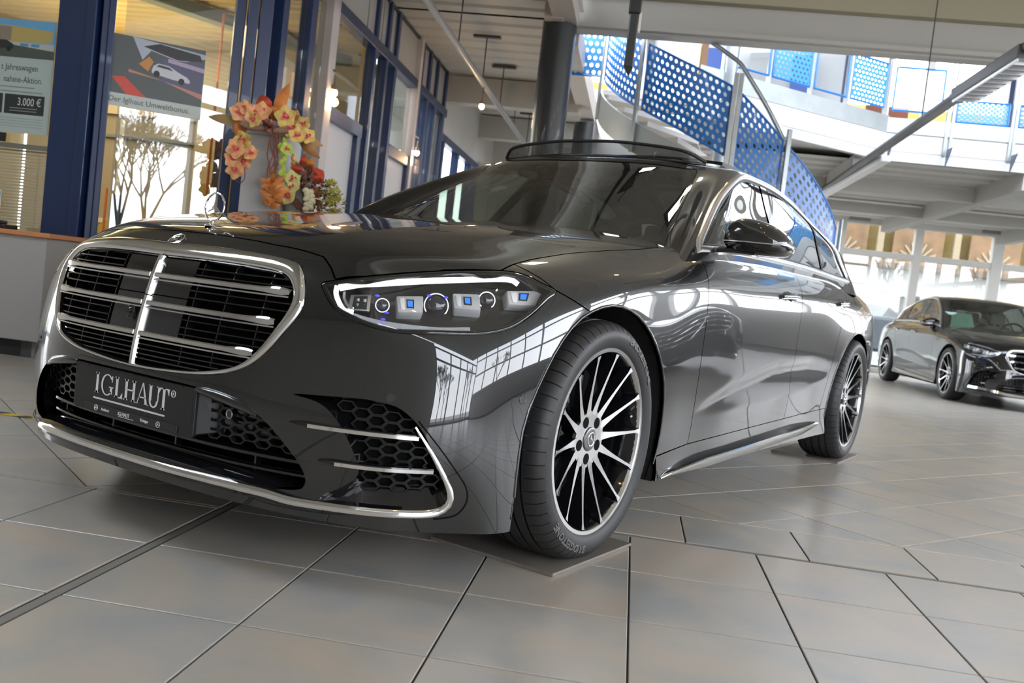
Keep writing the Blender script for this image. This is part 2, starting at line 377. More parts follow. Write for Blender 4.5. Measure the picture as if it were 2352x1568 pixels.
V_=lambda p:Vector((float(p[0]),float(p[1]),float(p[2])))
def sdist(P,poly,closed=True):
    """signed distance (inside +) of points P to polygon"""
    A=np.asarray(poly,float); Bq=np.roll(A,-1,0); out=np.full(len(P),1e9); ins=np.zeros(len(P),bool)
    for a,b in zip(A,Bq):
        ab=b-a; t=np.clip(((P-a)@ab)/max(ab@ab,1e-12),0,1); d=np.linalg.norm(P-(a+t[:,None]*ab),axis=1); out=np.minimum(out,d)
        if a[1]!=b[1]:
            c=((a[1]>P[:,1])!=(b[1]>P[:,1]))&(P[:,0]<(b[0]-a[0])*(P[:,1]-a[1])/(b[1]-a[1])+a[0]); ins^=c
    return np.where(ins,out,-out)
R2=math.sqrt(.5)
def pj2(V,pr):
    if pr=='s': return V[:,[1,2]]
    if pr=='f': return V[:,[0,2]]
    if pr=='t': return V[:,[0,1]]
    return np.stack([(V[:,0]+V[:,1])*R2,V[:,2]],1)
class PM:
    """piece of a surface: vertices, normals, polygons"""
    def __init__(s,V,N,F): s.V=np.asarray(V,float); s.N=np.asarray(N,float); s.F=F
    def select(s,fn):
        F=[f for f,k in zip(s.F,fn(s.V,s.N,np.array([f[:3] for f in s.F]))) if k] if s.F else []
        return PM(s.V,s.N,F).compact()
    def compact(s):
        used=sorted({i for f in s.F for i in f}); mp={k:i for i,k in enumerate(used)}
        return PM(s.V[used] if used else np.zeros((0,3)),s.N[used] if used else np.zeros((0,3)),[tuple(mp[i] for i in f) for f in s.F])
    def clip(s,fun):
        """keep where fun(V)>=0, cutting cleanly along the zero line"""
        if not s.F: return s
        f=fun(s.V); V=list(s.V);N=list(s.N);F=[];cache={}
        pos=f>=0
        def cut(i,j):
            k=(i,j) if i<j else (j,i)
            if k not in cache:
                t=f[i]/(f[i]-f[j]); cache[k]=len(V); V.append(s.V[i]+(s.V[j]-s.V[i])*t); n=s.N[i]+(s.N[j]-s.N[i])*t; N.append(n/(np.linalg.norm(n)+1e-12))
            return cache[k]
        for p in s.F:
            m=[pos[i] for i in p]
            if all(m): F.append(p); continue
            if not any(m): continue
            q=[]
            for a,b in zip(p,p[1:]+p[:1]):
                if pos[a]: q.append(a)
                if pos[a]!=pos[b]: q.append(cut(a,b))
            if len(q)>2: F.append(tuple(q))
        return PM(np.array(V),np.array(N),F).compact()
    def inside(s,poly,pr,g=0.0,out=False):
        sg=-1 if out else 1
        return s.clip(lambda V:sg*sdist(pj2(V,pr),poly)-g)
    def mirrored(s): return PM(s.V*[-1,1,1],s.N*[-1,1,1],[f[::-1] for f in s.F])
    def join(s,o): n=len(s.V); return PM(np.vstack([s.V,o.V]),np.vstack([s.N,o.N]),s.F+[tuple(i+n for i in f) for f in o.F])
    def both(s):
        a=s.join(s.mirrored()); key={};mp=[];V=[];N=[]
        for v,n in zip(a.V,a.N):
            k=(round(v[0],4),round(v[1],4),round(v[2],4)) if abs(v[0])<1e-4 else None
            if k and k in key: mp.append(key[k])
            else:
                if k: key[k]=len(V); n=n*[0,1,1]; n=n/np.linalg.norm(n)
                mp.append(len(V)); V.append(v); N.append(n)
        return PM(np.array(V),np.array(N),[tuple(mp[i] for i in f) for f in a.F])
    def rim(s,depth,skip_mid=True):
        """vertices/faces of an inward fold along the open edges"""
        cnt={}
        for f in s.F:
            for a,b in zip(f,f[1:]+f[:1]): cnt[(a,b)]=1
        E=[(a,b) for (a,b) in cnt if (b,a) not in cnt and not (skip_mid and abs(s.V[a][0])<1e-4 and abs(s.V[b][0])<1e-4)]
        return E
    def build(s,name,material,parent,fold=.012,offset=0.0):
        Vv=s.V+s.N*offset; E=s.rim(fold) if fold else []; Vs=[tuple(v) for v in Vv]; Ns=[tuple(n) for n in s.N]; Fs=list(s.F)
        for a,b in E:
            n=len(Vs); va,vb=Vv[a],Vv[b]; wa=va-s.N[a]*fold; wb=vb-s.N[b]*fold
            fn=np.cross(wb-va,vb-va)*1.0; L=np.linalg.norm(fn); fn=fn/L if L>1e-12 else s.N[a]
            Vs+= [tuple(va),tuple(vb),tuple(wb),tuple(wa)]; Ns+=[tuple(-fn)]*4; Fs.append((n,n+3,n+2,n+1))
        me=bpy.data.meshes.new(name); me.from_pydata(Vs,[],Fs); me.update()
        me.polygons.foreach_set('use_smooth',[True]*len(me.polygons))
        me.normals_split_custom_set_from_vertices(Ns)
        return obj(name,me,material,parent)
class Surf:
    def __init__(s,V,N,F):
        s.V,s.N,s.F=V,N,F; s.bvh=BVHTree.FromPolygons(V.tolist(),F.tolist())
    def half(s):
        m=(s.V[s.F][:,:,0]>=-1e-5).all(1); return PM(s.V,s.N,[tuple(int(i) for i in f) for f in s.F[m]]).compact()
    def at(s,p,pr,off=0.0):
        """surface point (and normal) seen along the projection axis"""
        a,b=float(p[0]),float(p[1])
        if pr=='s': o,d=Vector((3,a,b)),Vector((-1,0,0))
        elif pr=='f': o,d=Vector((a,-3,b)),Vector((0,1,0))
        elif pr=='t': o,d=Vector((a,b,3)),Vector((0,0,-1))
        else: o,d=Vector((a*R2+2,a*R2-2,b)),Vector((-R2,R2,0))
        h=s.bvh.ray_cast(o,d)
        if h[0] is None:
            h=s.bvh.find_nearest(o+d*(2.1 if pr!='c' else 2.0)); 
        n=h[1]
        if n.dot(d)>0: n=-n
        return h[0]+n*off,n
    def curve(s,pts,pr,n,closed=False,off=0.0):
        q=crom(pts,n,closed); r=[s.at(p,pr,off) for p in q]
        return [x[0] for x in r],[x[1] for x in r]
    def strip(s,A,Bp,pr,bump,m=6,closed=True,off=0.0):
        """moulding between two matched 2-D curves A and B lying on the surface, raised by bump(t)"""
        mb=MB(); n=len(A); V=[]
        for k in range(m+1):
            t=k/m
            for a,b in zip(A,Bp):
                p,nr=s.at((a[0]*(1-t)+b[0]*t,a[1]*(1-t)+b[1]*t),pr); V.append(p+nr*(bump(t)+off))
        F=[]
        for k in range(m):
            for i in range(n if closed else n-1): j=(i+1)%n; F.append((k*n+i,k*n+j,(k+1)*n+j,(k+1)*n+i))
        mb.add(V,F); return mb
def mirror_mb(mb): 
    o=MB(); o.v=[(-x,y,z) for x,y,z in mb.v]; o.f=[f[::-1] for f in mb.f]; return o

# =============================================================== car paint and other car materials
def paint_mat(name,base,flake=.5,rough=.32):
    m=mat(name,base,rough,metal=.5,coat=1.0,coat_rough=.012,spec=.08); m.node_tree.nodes['Principled BSDF'].inputs['Coat IOR'].default_value=1.8
    return m
M_PAINT=paint_mat('graphite_paint',(.0155,.0168,.0178))
M_CHROME=mat('chrome',(.86,.86,.85),.06,1.0)
M_GBLACK=mat('gloss_black',(.006,.006,.007),.08,coat=.6)
M_MBLACK=mat('matt_black_plastic',(.014,.014,.015),.45)
M_DARK=mat('dark_cavity',(.004,.004,.004),.8,spec=.1)
M_RUBBER=mat('tyre_rubber',(.022,.022,.023),.48,spec=.45,bump=.05,bscale=300)
M_ALU=mat('machined_aluminium',(.78,.78,.78),.22,1.0)
M_SATIN=mat('satin_silver',(.72,.73,.74),.3,1.0)
M_WGLASS=glass('windscreen_glass',(.46,.53,.45),extra=.03)
M_SGLASS=glass('tinted_side_glass',(.14,.15,.15),extra=.05)
M_FGLASS=glass('front_door_glass',(.36,.40,.38),extra=.05)
M_LENS=glass('headlight_lens',(.95,.96,.97),extra=.0)
M_DRL=mat('light_guide_white',(.85,.88,.88),.3,emit=(.93,1,1),estr=.9)
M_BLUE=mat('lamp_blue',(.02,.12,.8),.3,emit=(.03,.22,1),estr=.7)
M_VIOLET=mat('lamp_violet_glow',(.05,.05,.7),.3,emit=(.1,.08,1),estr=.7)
M_TEXT=mat('white_print',(.82,.82,.82),.5)
M_LEATHER=mat('beige_leather',(.42,.38,.31),.5)
M_INTER=mat('interior_black',(.02,.02,.021),.6)
M_TYTEXT=mat('tyre_lettering',(.13,.13,.13),.6)

def base_surface(level):
    V,Q,key=box_net(FRONT,SIDE,TOPIN,REAR)
    kk=lambda p:key[tuple(round(c,5) for c in p)]
    cr={}
    col=[FRONT[6][2]]+[t[2] for t in TOPIN[:6]]
    for s in (1,-1):
        ids=[kk((p[0]*s,p[1],p[2])) for p in col]
        for a,b,w in zip(ids,ids[1:],(.15,.45,.6,.6,.6,.6)): cr[tuple(sorted((a,b)))]=w
    BV,BN,BF=subdiv_limit(V,Q,level,crease=cr)
    V,Q,_=box_net(W_FRONT,G_SIDE,G_TOPIN,G_REAR)
    GV,GN,GF=subdiv_limit(V,Q,level)
    return BV,BN,BF,GV,GN,GF
def sculpt(V):
    """door light-catcher dip and rounded sill, added to the smooth surface"""
    V=V.copy(); y=V[:,1]; z=V[:,2]; side=np.clip((np.abs(V[:,0])-.80)/.1,0,1)
    ss=lambda a,b,x:(lambda t:t*t*(3-2*t))(np.clip((x-a)/(b-a),0,1))
    yy=[.75,.90,1.19,1.48,1.71,2.24,2.48,2.66]
    zc=np.interp(y,yy,[.405,.428,.481,.521,.550,.566,.552,.535]); W=np.interp(y,yy,[.012,.033,.080,.108,.122,.110,.065,.012])
    along=ss(.72,.95,y)*(1-ss(2.52,2.68,y)); t=(zc-z)/W
    dip=.085*W*along*np.where(t>0,np.clip(1-t,0,1),np.clip(1-(z-zc)/.055,0,1)**2)
    V[:,0]-=np.sign(V[:,0])*side*dip
    return V
def renorm(V,F):
    a,b,c,d=(V[F[:,k]] for k in range(4)); fn=np.cross(c-a,d-b); N=np.zeros_like(V)
    for k in range(4): np.add.at(N,F[:,k],fn)
    return N/(np.linalg.norm(N,axis=1,keepdims=True)+1e-12)
_bv,_bn,_bf,_gv,_gn,_gf=base_surface(4)
_bv=sculpt(_bv); _bn=renorm(_bv,_bf)
SB=Surf(_bv,_bn,_bf); SG=Surf(_gv,_gn,_gf)

# ------------------------------------------------ feature outlines on the body (car frame)
HOOD=[(-.02,-.757),(.074,-.757),(.218,-.758),(.335,-.750),(.430,-.732),(.490,-.722),(.535,-.738),(.567,-.753),(.616,-.697),(.663,-.604),(.723,-.519),(.793,-.442),(.820,-.40),(.812,-.33),(.803,-.22),(.799,-.03),(.804,.24),(.816,.475),(.812,.60),(.70,.58),(.55,.50),(.3,.44),(-.02,.42)]
HEAD=[(-.163,.743),(-.130,.754),(-.057,.772),(.042,.792),(.144,.809),(.248,.823),(.300,.828),(.340,.829),(.381,.822),(.420,.808),(.466,.791),(.431,.764),(.392,.730),(.351,.701),(.313,.681),(.262,.666),(.207,.658),(.141,.653),(.077,.648),(.036,.645),(-.001,.647),(-.049,.655),(-.087,.667),(-.120,.681),(-.141,.701),(-.154,.722)]
G_OUT=[(0,.804),(.16,.806),(.33,.801),(.43,.791),(.470,.777),(.503,.742),(.522,.694),(.517,.655),(.492,.607),(.464,.562),(.430,.526),(.385,.500),(.33,.484),(.25,.472),(.16,.465),(.08,.461),(0,.459)]
G_IN=[(0,.766),(.16,.767),(.32,.765),(.41,.759),(.446,.750),(.474,.728),(.489,.698),(.484,.660),(.463,.610),(.436,.562),(.410,.533),(.372,.510),(.318,.495),(.245,.482),(.158,.475),(.08,.470),(0,.468)]
ARCH_F=[(-.415,-.1),(-.418,.20),(-.424,.31),(-.422,.409),(-.403,.478),(-.36,.557),(-.295,.639),(-.208,.706),(-.116,.746),(-.015,.768),(.085,.765),(.190,.736),(.286,.681),(.372,.603),(.425,.529),(.455,.452),(.470,.36),(.470,.282),(.460,.2),(.45,-.1)]
ARCH_R=[(2.72,-.1),(2.70,.25),(2.70,.40),(2.735,.51),(2.80,.605),(2.89,.682),(3.02,.738),(3.18,.762),(3.34,.745),(3.47,.69),(3.57,.60),(3.63,.49),(3.65,.38),(3.65,-.1)]
INTAKE=[(-.205,.468),(-.136,.474),(-.062,.478),(-.013,.477),(.037,.470),(.071,.453),(.097,.431),(.118,.405),(.138,.372),(.158,.332),(.180,.290),(.193,.256),(.186,.228),(.166,.213),(.12,.206),(.05,.203),(-.04,.203),(-.10,.208),(-.115,.225),(-.06,.262),(-.03,.30),(-.055,.36),(-.095,.42),(-.14,.455)]
CENTER=[(0,.446),(.25,.444),(.31,.432),(.42,.418),(.468,.402),(.515,.370),(.557,.328),(.584,.295),(.597,.262),(.585,.236),(.50,.226),(.3,.222),(0,.220)]
SILL=[(-.6,.268),(.386,.268),(.758,.292),(1.6,.312),(2.08,.322),(2.72,.338),(4,.34)]
DOOR_F=[(.80,1.2),(.786,.99),(.768,.955),(.742,.91),(.732,.86),(.731,.80),(.737,.713),(.745,.586),(.755,.456),(.762,.358),(.760,.27),(.755,.1)]
DOOR_R=[(2.03,1.2),(1.99,.99),(1.955,.90),(1.940,.82),(1.943,.713),(1.953,.6),(1.963,.45),(1.958,.29),(1.95,.1)]
DOOR_E=[(3.25,1.2),(3.08,1.02),(2.90,.92),(2.78,.84),(2.70,.72),(2.655,.60),(2.62,.48),(2.59,.38),(2.57,.28),(2.56,.1)]
SEAM=[(-.45,1.2),(-.34,.86),(-.285,.822),(-.257,.793),(-.19,.768),(-.117,.741),(-.05,.70),(0,.6),(0,0)]
CABIN=[(-.02,.66),(.55,.70),(.74,.86),(.80,1.1),(.80,3.0),(.70,3.5),(.4,3.7),(-.02,3.75)]
gap=.0022
def rt(poly): return [(10,p[1]) for p in ()] or poly
def side_poly(front,back):   # region between two top->bottom curves in (y,z)
    return list(front)+list(back)[::-1]
CH_OUT=[(.756,.992),(.775,1.03),(.822,1.065),(.968,1.152),(1.185,1.258),(1.42,1.352),(1.62,1.418),(1.82,1.450),(2.05,1.461),(2.30,1.458),(2.55,1.437),(2.76,1.400),(2.92,1.345),(3.02,1.283),(3.085,1.225),(3.13,1.150),(3.155,1.085),(3.15,1.046),(3.06,1.040),(2.41,1.047),(1.82,1.041),(1.34,1.030),(.98,1.014),(.80,1.0)]
def inset(poly,d):
    P=np.array(poly,float); n=len(P); A=.5*np.sum(P[:,0]*np.roll(P[:,1],-1)-np.roll(P[:,0],-1)*P[:,1]); s=1 if A>0 else -1
    a=P-np.roll(P,1,0); b=np.roll(P,-1,0)-P; a/=np.linalg.norm(a,axis=1,keepdims=True)+1e-9; b/=np.linalg.norm(b,axis=1,keepdims=True)+1e-9
    t=a+b; t/=np.linalg.norm(t,axis=1,keepdims=True)+1e-9; nrm=np.stack([-t[:,1],t[:,0]],1)*s; dd=d(P) if callable(d) else d
    return P+nrm*(np.asarray(dd)[:,None] if np.ndim(dd) else dd)

# ------------------------------------------------ body panels
def build_body(root,paint,full=True):
    b=SB.half(); g=SG.half()
    up=lambda V,N,F:(N[F].mean(1)[:,2]>.25)&(V[F].mean(1)[:,2]>.745)&(V[F].mean(1)[:,1]<.9)
    head=crom(HEAD,140,True); hood=HOOD
    arch_f=ARCH_F; arch_r=ARCH_R
    # hood
    h=b.select(lambda V,N,F:(N[F].mean(1)[:,2]>.2)&(V[F].mean(1)[:,2]>.72)&(V[F].mean(1)[:,1]<.9)).inside(hood,'t',gap).inside(head,'c',.002,out=True)
    h.both().build('hood',paint,root)
    hd2=[(x-.1 if x<0 else x,y) for x,y in hood]
    def no_hood(p):
        hi=p.select(lambda V,N,F:(N[F].mean(1)[:,2]>.2)&(V[F].mean(1)[:,2]>.72)&(V[F].mean(1)[:,1]<.9)); 
        lo=p.select(lambda V,N,F:~((N[F].mean(1)[:,2]>.2)&(V[F].mean(1)[:,2]>.72)&(V[F].mean(1)[:,1]<.9)))
        return lo.join(hi.inside(hd2,'t',gap,out=True))
    rest=no_hood(b)
    # weld by position so that folds only appear on true edges
    rest=weld(rest)
    # bumper with nose
    bp=[(-2,0),(-2,1.3)]+SEAM
    bump=rest.inside(bp,'s',gap).inside(head,'c',.0015,out=True)
    bump=bump.clip(lambda V:np.where(V[:,1]<-.2,-sdist(pj2(V,'f'),G_OUT+[(-.05,.459),(-.05,.804)]),1)-.001)
    bump=bump.clip(lambda V:np.where(V[:,1]<-.2,-sdist(pj2(V,'f'),crom(CENTER,60).tolist()+[(-.05,.22),(-.05,.446)]),1))
    bump=bump.inside(crom(INTAKE,120,True),'c',0,out=True).inside(arch_f,'s',0,out=True)
    bump.both().build('front_bumper',paint,root,fold=.02)
    # side pieces
    side=rest.select(lambda V,N,F:V[F].mean(1)[:,1]>-.6).inside(bp,'s',gap,out=True).inside(head,'c',.0015,out=True).inside(arch_f,'s',0,out=True).inside(arch_r,'s',0,out=True)
    sill=SILL+[(4,2),(-.6,2)]
    upper=side.inside(sill,'s',gap*.8)
    cab=upper.inside(CABIN,'t',0,out=True)
    fend=cab.inside([(-1,1.2)]+DOOR_F+[(-1,-1)],'s',gap)
    fd=cab.inside(side_poly(DOOR_F,DOOR_R),'s',gap)
    rd=cab.inside(side_poly(DOOR_R,DOOR_E),'s',gap)
    rq=cab.inside(side_poly(DOOR_E,[(6,2),(6,-1)]),'s',gap)
    skirt=side.inside(sill,'s',gap*.8,out=True)
    for nm,p in (('front_fender',fend),('front_door',fd),('rear_door',rd)):
        p.build(nm,paint,root); p.mirrored().build(nm,paint,root)
    rq.both().build('rear_quarter_and_tail',paint,root)
    sk=skirt.inside([(.3,-1),(.3,1),(2.9,1),(2.9,-1)],'s')
    # pull the sill skirt outwards a little and round it
    z=sk.V[:,2]; t=np.clip((.30-z)/.11,0,1); sk.V[:,0]+=.022*np.sin(np.clip(t,0,1)*PI*.5)**2
    sk.build('side_skirt',paint,root); sk.mirrored().build('side_skirt',paint,root)
    tail=skirt.inside([(2.9,-1),(2.9,1),(6,1),(6,-1)],'s'); tail.both().build('rear_bumper_edge',paint,root)
    # inner shell hides the joints
    inner=weld(b).inside(inset(head,-.012),'c',0,out=True).inside(inset(arch_f,0),'s',0,out=True).inside(arch_r,'s',0,out=True).inside(CABIN,'t',0,out=True)
    inner=inner.clip(lambda V:np.where(V[:,1]<-.35,-sdist(pj2(V,'f'),[(-.05,.22),(.6,.22),(.62,.3),(.54,.43),(.54,.70),(.48,.81),(-.05,.82)]),1))
    inner=inner.inside(crom(INTAKE,120,True),'c',0,out=True)
    inner.both().build('inner_shell',M_DARK,root,fold=0,offset=-.014)
    # greenhouse
    WS=[(-.05,.93),(.80,.93),(.79,1.0),(.742,1.06),(.700,1.135),(.652,1.225),(.598,1.335),(.578,1.385),(.555,1.412),(.50,1.424),(.3,1.432),(-.05,1.434)]
    wsp=crom(WS[2:],60).tolist()+WS[:2]
    f1=g.select(lambda V,N,F:V[F].mean(1)[:,1]<1.7); f2=g.select(lambda V,N,F:V[F].mean(1)[:,1]>=1.7)
    ws=f1.inside(wsp,'f',.0)
    ws.inside(inset(wsp,.012),'f').both().build('windscreen',M_WGLASS,root,fold=0)
    ws.inside(inset(wsp,.012),'f',0,out=True).both().build('windscreen_surround',M_GBLACK,root,fold=.01)
    pil=weld(f1.inside(wsp,'f',.002,out=True).join(f2))
    cho=crom(CH_OUT,160,True); chi=inset(cho,.027)
    gxv=lambda z:.895-.42*(z-1)-.25*(z-1)*np.abs(z-1)
    def side_in(p,poly): return p.clip(lambda V:np.minimum(sdist(pj2(V,'s'),poly),V[:,0]-gxv(V[:,2])+.05))
    def side_out(p,poly): return p.clip(lambda V:-np.minimum(sdist(pj2(V,'s'),poly),V[:,0]-gxv(V[:,2])+.05))
    RW=[(-.05,1.36),(.46,1.345),(.52,1.32),(.60,1.12),(.60,1.06),(-.05,1.05)]
    rear=pil.select(lambda V,N,F:(V[F].mean(1)[:,1]>3.0)); 
    SUN=[(-.05,1.47),(.46,1.52),(.52,1.6),(.53,2.45),(.49,2.55),(-.05,2.58)]
    roof=side_out(pil,cho)
    top=roof.select(lambda V,N,F:(N[F].mean(1)[:,2]>.4)&(V[F].mean(1)[:,2]>1.38)); low=roof.select(lambda V,N,F:~((N[F].mean(1)[:,2]>.4)&(V[F].mean(1)[:,2]>1.38)))
    top.inside(SUN,'t',.002).both().build('roof_glass',M_GBLACK,root,fold=.01)
    rf=weld(low.join(top.inside(SUN,'t',.002,out=True)))
    rfr=rf.clip(lambda V:np.where(V[:,1]>3.0,-sdist(pj2(V,'f'),RW),1)); rfr.both().build('roof_and_pillars',paint,root)
    rf.clip(lambda V:np.where(V[:,1]>3.0,sdist(pj2(V,'f'),RW),-1)).both().build('rear_window',M_SGLASS,root,fold=0)
    sg=side_in(pil,chi)
    BP=[(2.02,1.50),(1.86,1.03)]  # B pillar centre line
    def band(V,c0,c1,w): # signed distance to a straight band
        a=np.array(c0);d=np.array(c1)-a;d=d/np.linalg.norm(d);n=np.array([-d[1],d[0]]); return w-np.abs((pj2(V,'s')-a)@n)
    def sd(V,c0,c1): a=np.array(c0);d=np.array(c1)-a;d=d/np.linalg.norm(d); return (pj2(V,'s')-a)@np.array([-d[1],d[0]])
    Bc=((2.06,1.46),(1.83,1.03)); Qc=((2.86,1.40),(2.62,1.03))
    gf=sg.clip(lambda V:-sd(V,*Bc)-.038); gr=sg.clip(lambda V:sd(V,*Bc)-.038)
    if gf.V.shape[0] and gf.V[:,1].mean()>gr.V[:,1].mean(): gf,gr=gr,gf
    gm=gr.clip(lambda V:-sd(V,*Qc)-.012); gq=gr.clip(lambda V:sd(V,*Qc)-.012)
    if gm.V[:,1].mean()>gq.V[:,1].mean(): gm,gq=gq,gm
    bar=sg.clip(lambda V:.037-sd(V,*Bc)).clip(lambda V:.037+sd(V,*Bc)); qb=sg.clip(lambda V:.0115-sd(V,*Qc)).clip(lambda V:.0115+sd(V,*Qc))
    for side_ in (0,1):
        f=(lambda p:p) if side_==0 else (lambda p:p.mirrored())
        for nm,p,m in (('front_side_window',gf,M_FGLASS),('rear_side_window',gm,M_SGLASS),('quarter_window',gq,M_SGLASS)):
            f(p).build(nm,m,root,fold=0,offset=-.004)
        f(bar).build('middle_pillar_cover',M_GBLACK,root); f(qb).build('window_divider',M_MBLACK,root)
    # bright frame round the side windows, black seal inside it
    for mir in (0,1):
        s=SG.strip(cho,chi,'s',lambda t:.013*math.sin(PI*min(1,t*1.0))**.6,m=6)
        (mirror_mb(s) if mir else s).build('window_chrome',M_CHROME if False else M_SATIN,root,smooth=60)
        s=SG.strip(chi,inset(cho,.036),'s',lambda t:.004*(1-t),m=2)
        (mirror_mb(s) if mir else s).build('window_seal',M_MBLACK,root,smooth=60)
    return
def weld(p):
    key={};mp=[];V=[];N=[]
    for v,n in zip(p.V,p.N):
        k=(round(v[0],5),round(v[1],5),round(v[2],5))
        if k not in key: key[k]=len(V); V.append(v); N.append(n)
        mp.append(key[k])
    F=[]
    for f in p.F:
        q=[]
        for i in f:
            if not q or mp[i]!=q[-1]: q.append(mp[i])
        if len(q)>1 and q[0]==q[-1]: q.pop()
        if len(q)>2: F.append(tuple(q))
    return PM(np.array(V),np.array(N),F)

# ------------------------------------------------ front end details (all in the car frame)
def half_width(poly,z):
    best=0
    for a,b in zip(poly,poly[1:]):
        if (a[1]-z)*(b[1]-z)<=0 and a[1]!=b[1]: best=max(best,a[0]+(b[0]-a[0])*(z-a[1])/(b[1]-a[1]))
    return best
def fpt(x,z,off=0.0):
    p,n=SB.at((abs(x),z),'f'); return Vector((x,p.y+off,z))
def hbar(mb,z,x0,x1,h,d,off,n=14,flare=None):
    """horizontal bar following the nose curve; h height, d depth"""
    pts=[fpt(x0+(x1-x0)*i/n,z,off) for i in range(n+1)]
    prof=[]
    for i,p in enumerate(pts):
        hh=h*(flare(p.x) if flare else 1); q=[(-d/2,-hh/2),(d/2,-hh/2),(d/2,hh*.25),(d*.3,hh/2),(-d*.3,hh/2),(-d/2,hh*.25)]; prof.append(q)
    return mb.sweep(pts,prof)
def star_mb(r,tube_r,o,X,Y,arms=True,ring=True):
    o=Vector(o);X=Vector(X).normalized();Y=Vector(Y).normalized();N=X.cross(Y); mb=MB()
    if ring: mb.tube([o+X*(r*math.cos(t))+Y*(r*math.sin(t)) for t in [2*PI*i/40 for i in range(40)]],tube_r,8,closed=True)
    if arms:
        for k in range(3):
            a=PI/2+k*2*PI/3; d=X*math.cos(a)+Y*math.sin(a); e=N.cross(d); w=r*.16; tip=o+d*(r*.97); bk=o-d*(r*.06)
            h=N*max(tube_r*1.3,r*.05)
            L=o+d*(r*.09)+e*w; Rr=o+d*(r*.09)-e*w
            mb.add([tip,L,o+h,Rr,o-h],[(0,1,2),(0,2,3),(0,4,1),(0,3,4)])
    return mb
def build_front(root,plate=True):
    # ---- grille frame
    n=130
    oh=crom(G_OUT,n).tolist(); ih=crom(G_IN,n).tolist()
    A=oh+[(-x,z) for x,z in oh[-2:0:-1]]; Bq=ih+[(-x,z) for x,z in ih[-2:0:-1]]
    class FS: pass
    def strip_f(A,Bq,bump,m,off=0.0):
        mb=MB(); N=len(A); V=[]
        for k in range(m+1):
            t=k/m
            for a,b in zip(A,Bq):
                x=a[0]*(1-t)+b[0]*t; z=a[1]*(1-t)+b[1]*t; p,nr=SB.at((abs(x),z),'f'); nr=Vector((nr.x*(1 if x>=0 else -1),nr.y,nr.z)); V.append(Vector((x,p.y,z))+nr*(bump(t)+off))
        F=[]
        for k in range(m):
            for i in range(N): j=(i+1)%N; F.append((k*N+i,k*N+j,(k+1)*N+j,(k+1)*N+i))
        mb.add(V,F); return mb
    grille_p=strip_f(A,Bq,lambda t:.009*math.sin(PI*t)**.55-(.02*max(0,t-.93)/.07)-(.006*max(0,.07-t)/.07),14).build('grille_frame',M_CHROME,root,smooth=70)
    # walls of the opening and dark back
    W=MB(); N=len(Bq); V=[]
    for dy in (0,.075):
        for x,z in Bq: V.append(fpt(x,z,dy))
    W.add(V,[(i,(i+1)%N,N+(i+1)%N,N+i) for i in range(N)])
    W.add([fpt(x,z,.075) for x,z in Bq],[tuple(range(N))]); W.build('grille_back',M_DARK,grille_p)
    # fine slats
    for z in (.742,.725,.683,.664,.605,.585,.567,.523,.510,.497,.485):
        w=half_width(G_IN,z)-.004
        for s0,s1 in ((-w,-.157),(.157,w)) if z>.55 else ((-w,-.008),(.008,w)):
            mb=MB(); hbar(mb,z,s0,s1,.0045,.034,.022); mb.build('slat',M_GBLACK,grille_p,smooth=40)
    for x in (-.405,-.285,-.170,.170,.285,.405):
        zz=[z for z in np.linspace(.475,.76,40) if half_width(G_IN,z)>abs(x)+.004 and (abs(x)>.2 or z<.76)]
        pts=[fpt(x,z,.026) for z in zz]
        MB().sweep(pts,[(-.002,-.012),(.002,-.012),(.002,.012),(-.002,.012)],ups=[(0,-1,0)]*len(pts)).build('vertical_bar',M_GBLACK,grille_p)
    # chrome double blades
    for z,e in ((.707,.478),(.630,.464),(.547,.425)):
        fl=lambda x,e=e:1.0+.55*max(0,min(1,(abs(x)-(e-.085))/.05))-.5*max(0,(abs(x)-(e-.012))/.012)
        for s0,s1 in ((-e,-.011),(.011,e)):
            mb=MB(); hbar(mb,z+.005,s0,s1,.0125,.020,.002,24,fl); hbar(mb,z-.0075,s0,s1,.005,.018,.004,24); mb.build('chrome_blade',M_CHROME,grille_p,smooth=35)
    # sensor panels
    for s in (-1,1):
        for z0,z1,m in ((.659,.764,M_GBLACK),(.556,.656,mat('sensor_cover',(.020,.022,.023),.28,coat=.2))):
            V=[];nx,nz=8,8
            for j in range(nz+1):
                for i in range(nx+1): x=s*(.010+(.150-.010)*i/nx); z=z0+(z1-z0)*j/nz; V.append(fpt(x,min(z,.766),.010))
            F=[(j*(nx+1)+i,j*(nx+1)+i+1,(j+1)*(nx+1)+i+1,(j+1)*(nx+1)+i) for j in range(nz) for i in range(nx)]
            if s<0: F=[f[::-1] for f in F]
            MB().add(V,F).build('sensor_panel',m,grille_p,smooth=60)
    for z0,z1 in ((.655,.763),(.462,.652)):
        pts=[fpt(0,z0+(z1-z0)*i/12,.004) for i in range(13)]
        MB().sweep(pts,[(-.010,-.006),(.010,-.006),(.010,.004),(.006,.010),(-.006,.010),(-.010,.004)],ups=[(0,-1,0)]*13).build('chrome_spine',M_CHROME,grille_p,smooth=35)
    cmr=MB().box(fpt(-.052,.602,.004),(.026,.012,.040)).build('front_camera',M_GBLACK,grille_p,bevel=.004)
    MB().lathe([(-.008,.001),(-.008,.007),(0,.009)],16,'y',fpt(-.052,.606,-.002)).build('camera_lens',M_GBLACK,grille_p,smooth=40)
    # ---- badge and ornament
    p,nr=SB.at((0,.824),'f'); p=SB.at((0,-.80),'t')[0]; nr=SB.at((0,-.80),'t')[1]
    Y=(Vector((0,1,0))-nr*nr.y).normalized(); X=Vector((1,0,0))
    bd=MB().prism([(.026*math.cos(t),.026*math.sin(t)) for t in [2*PI*i/32 for i in range(32)]],p-nr*.002,X,Y,.004).build('nose_badge',M_GBLACK,root)
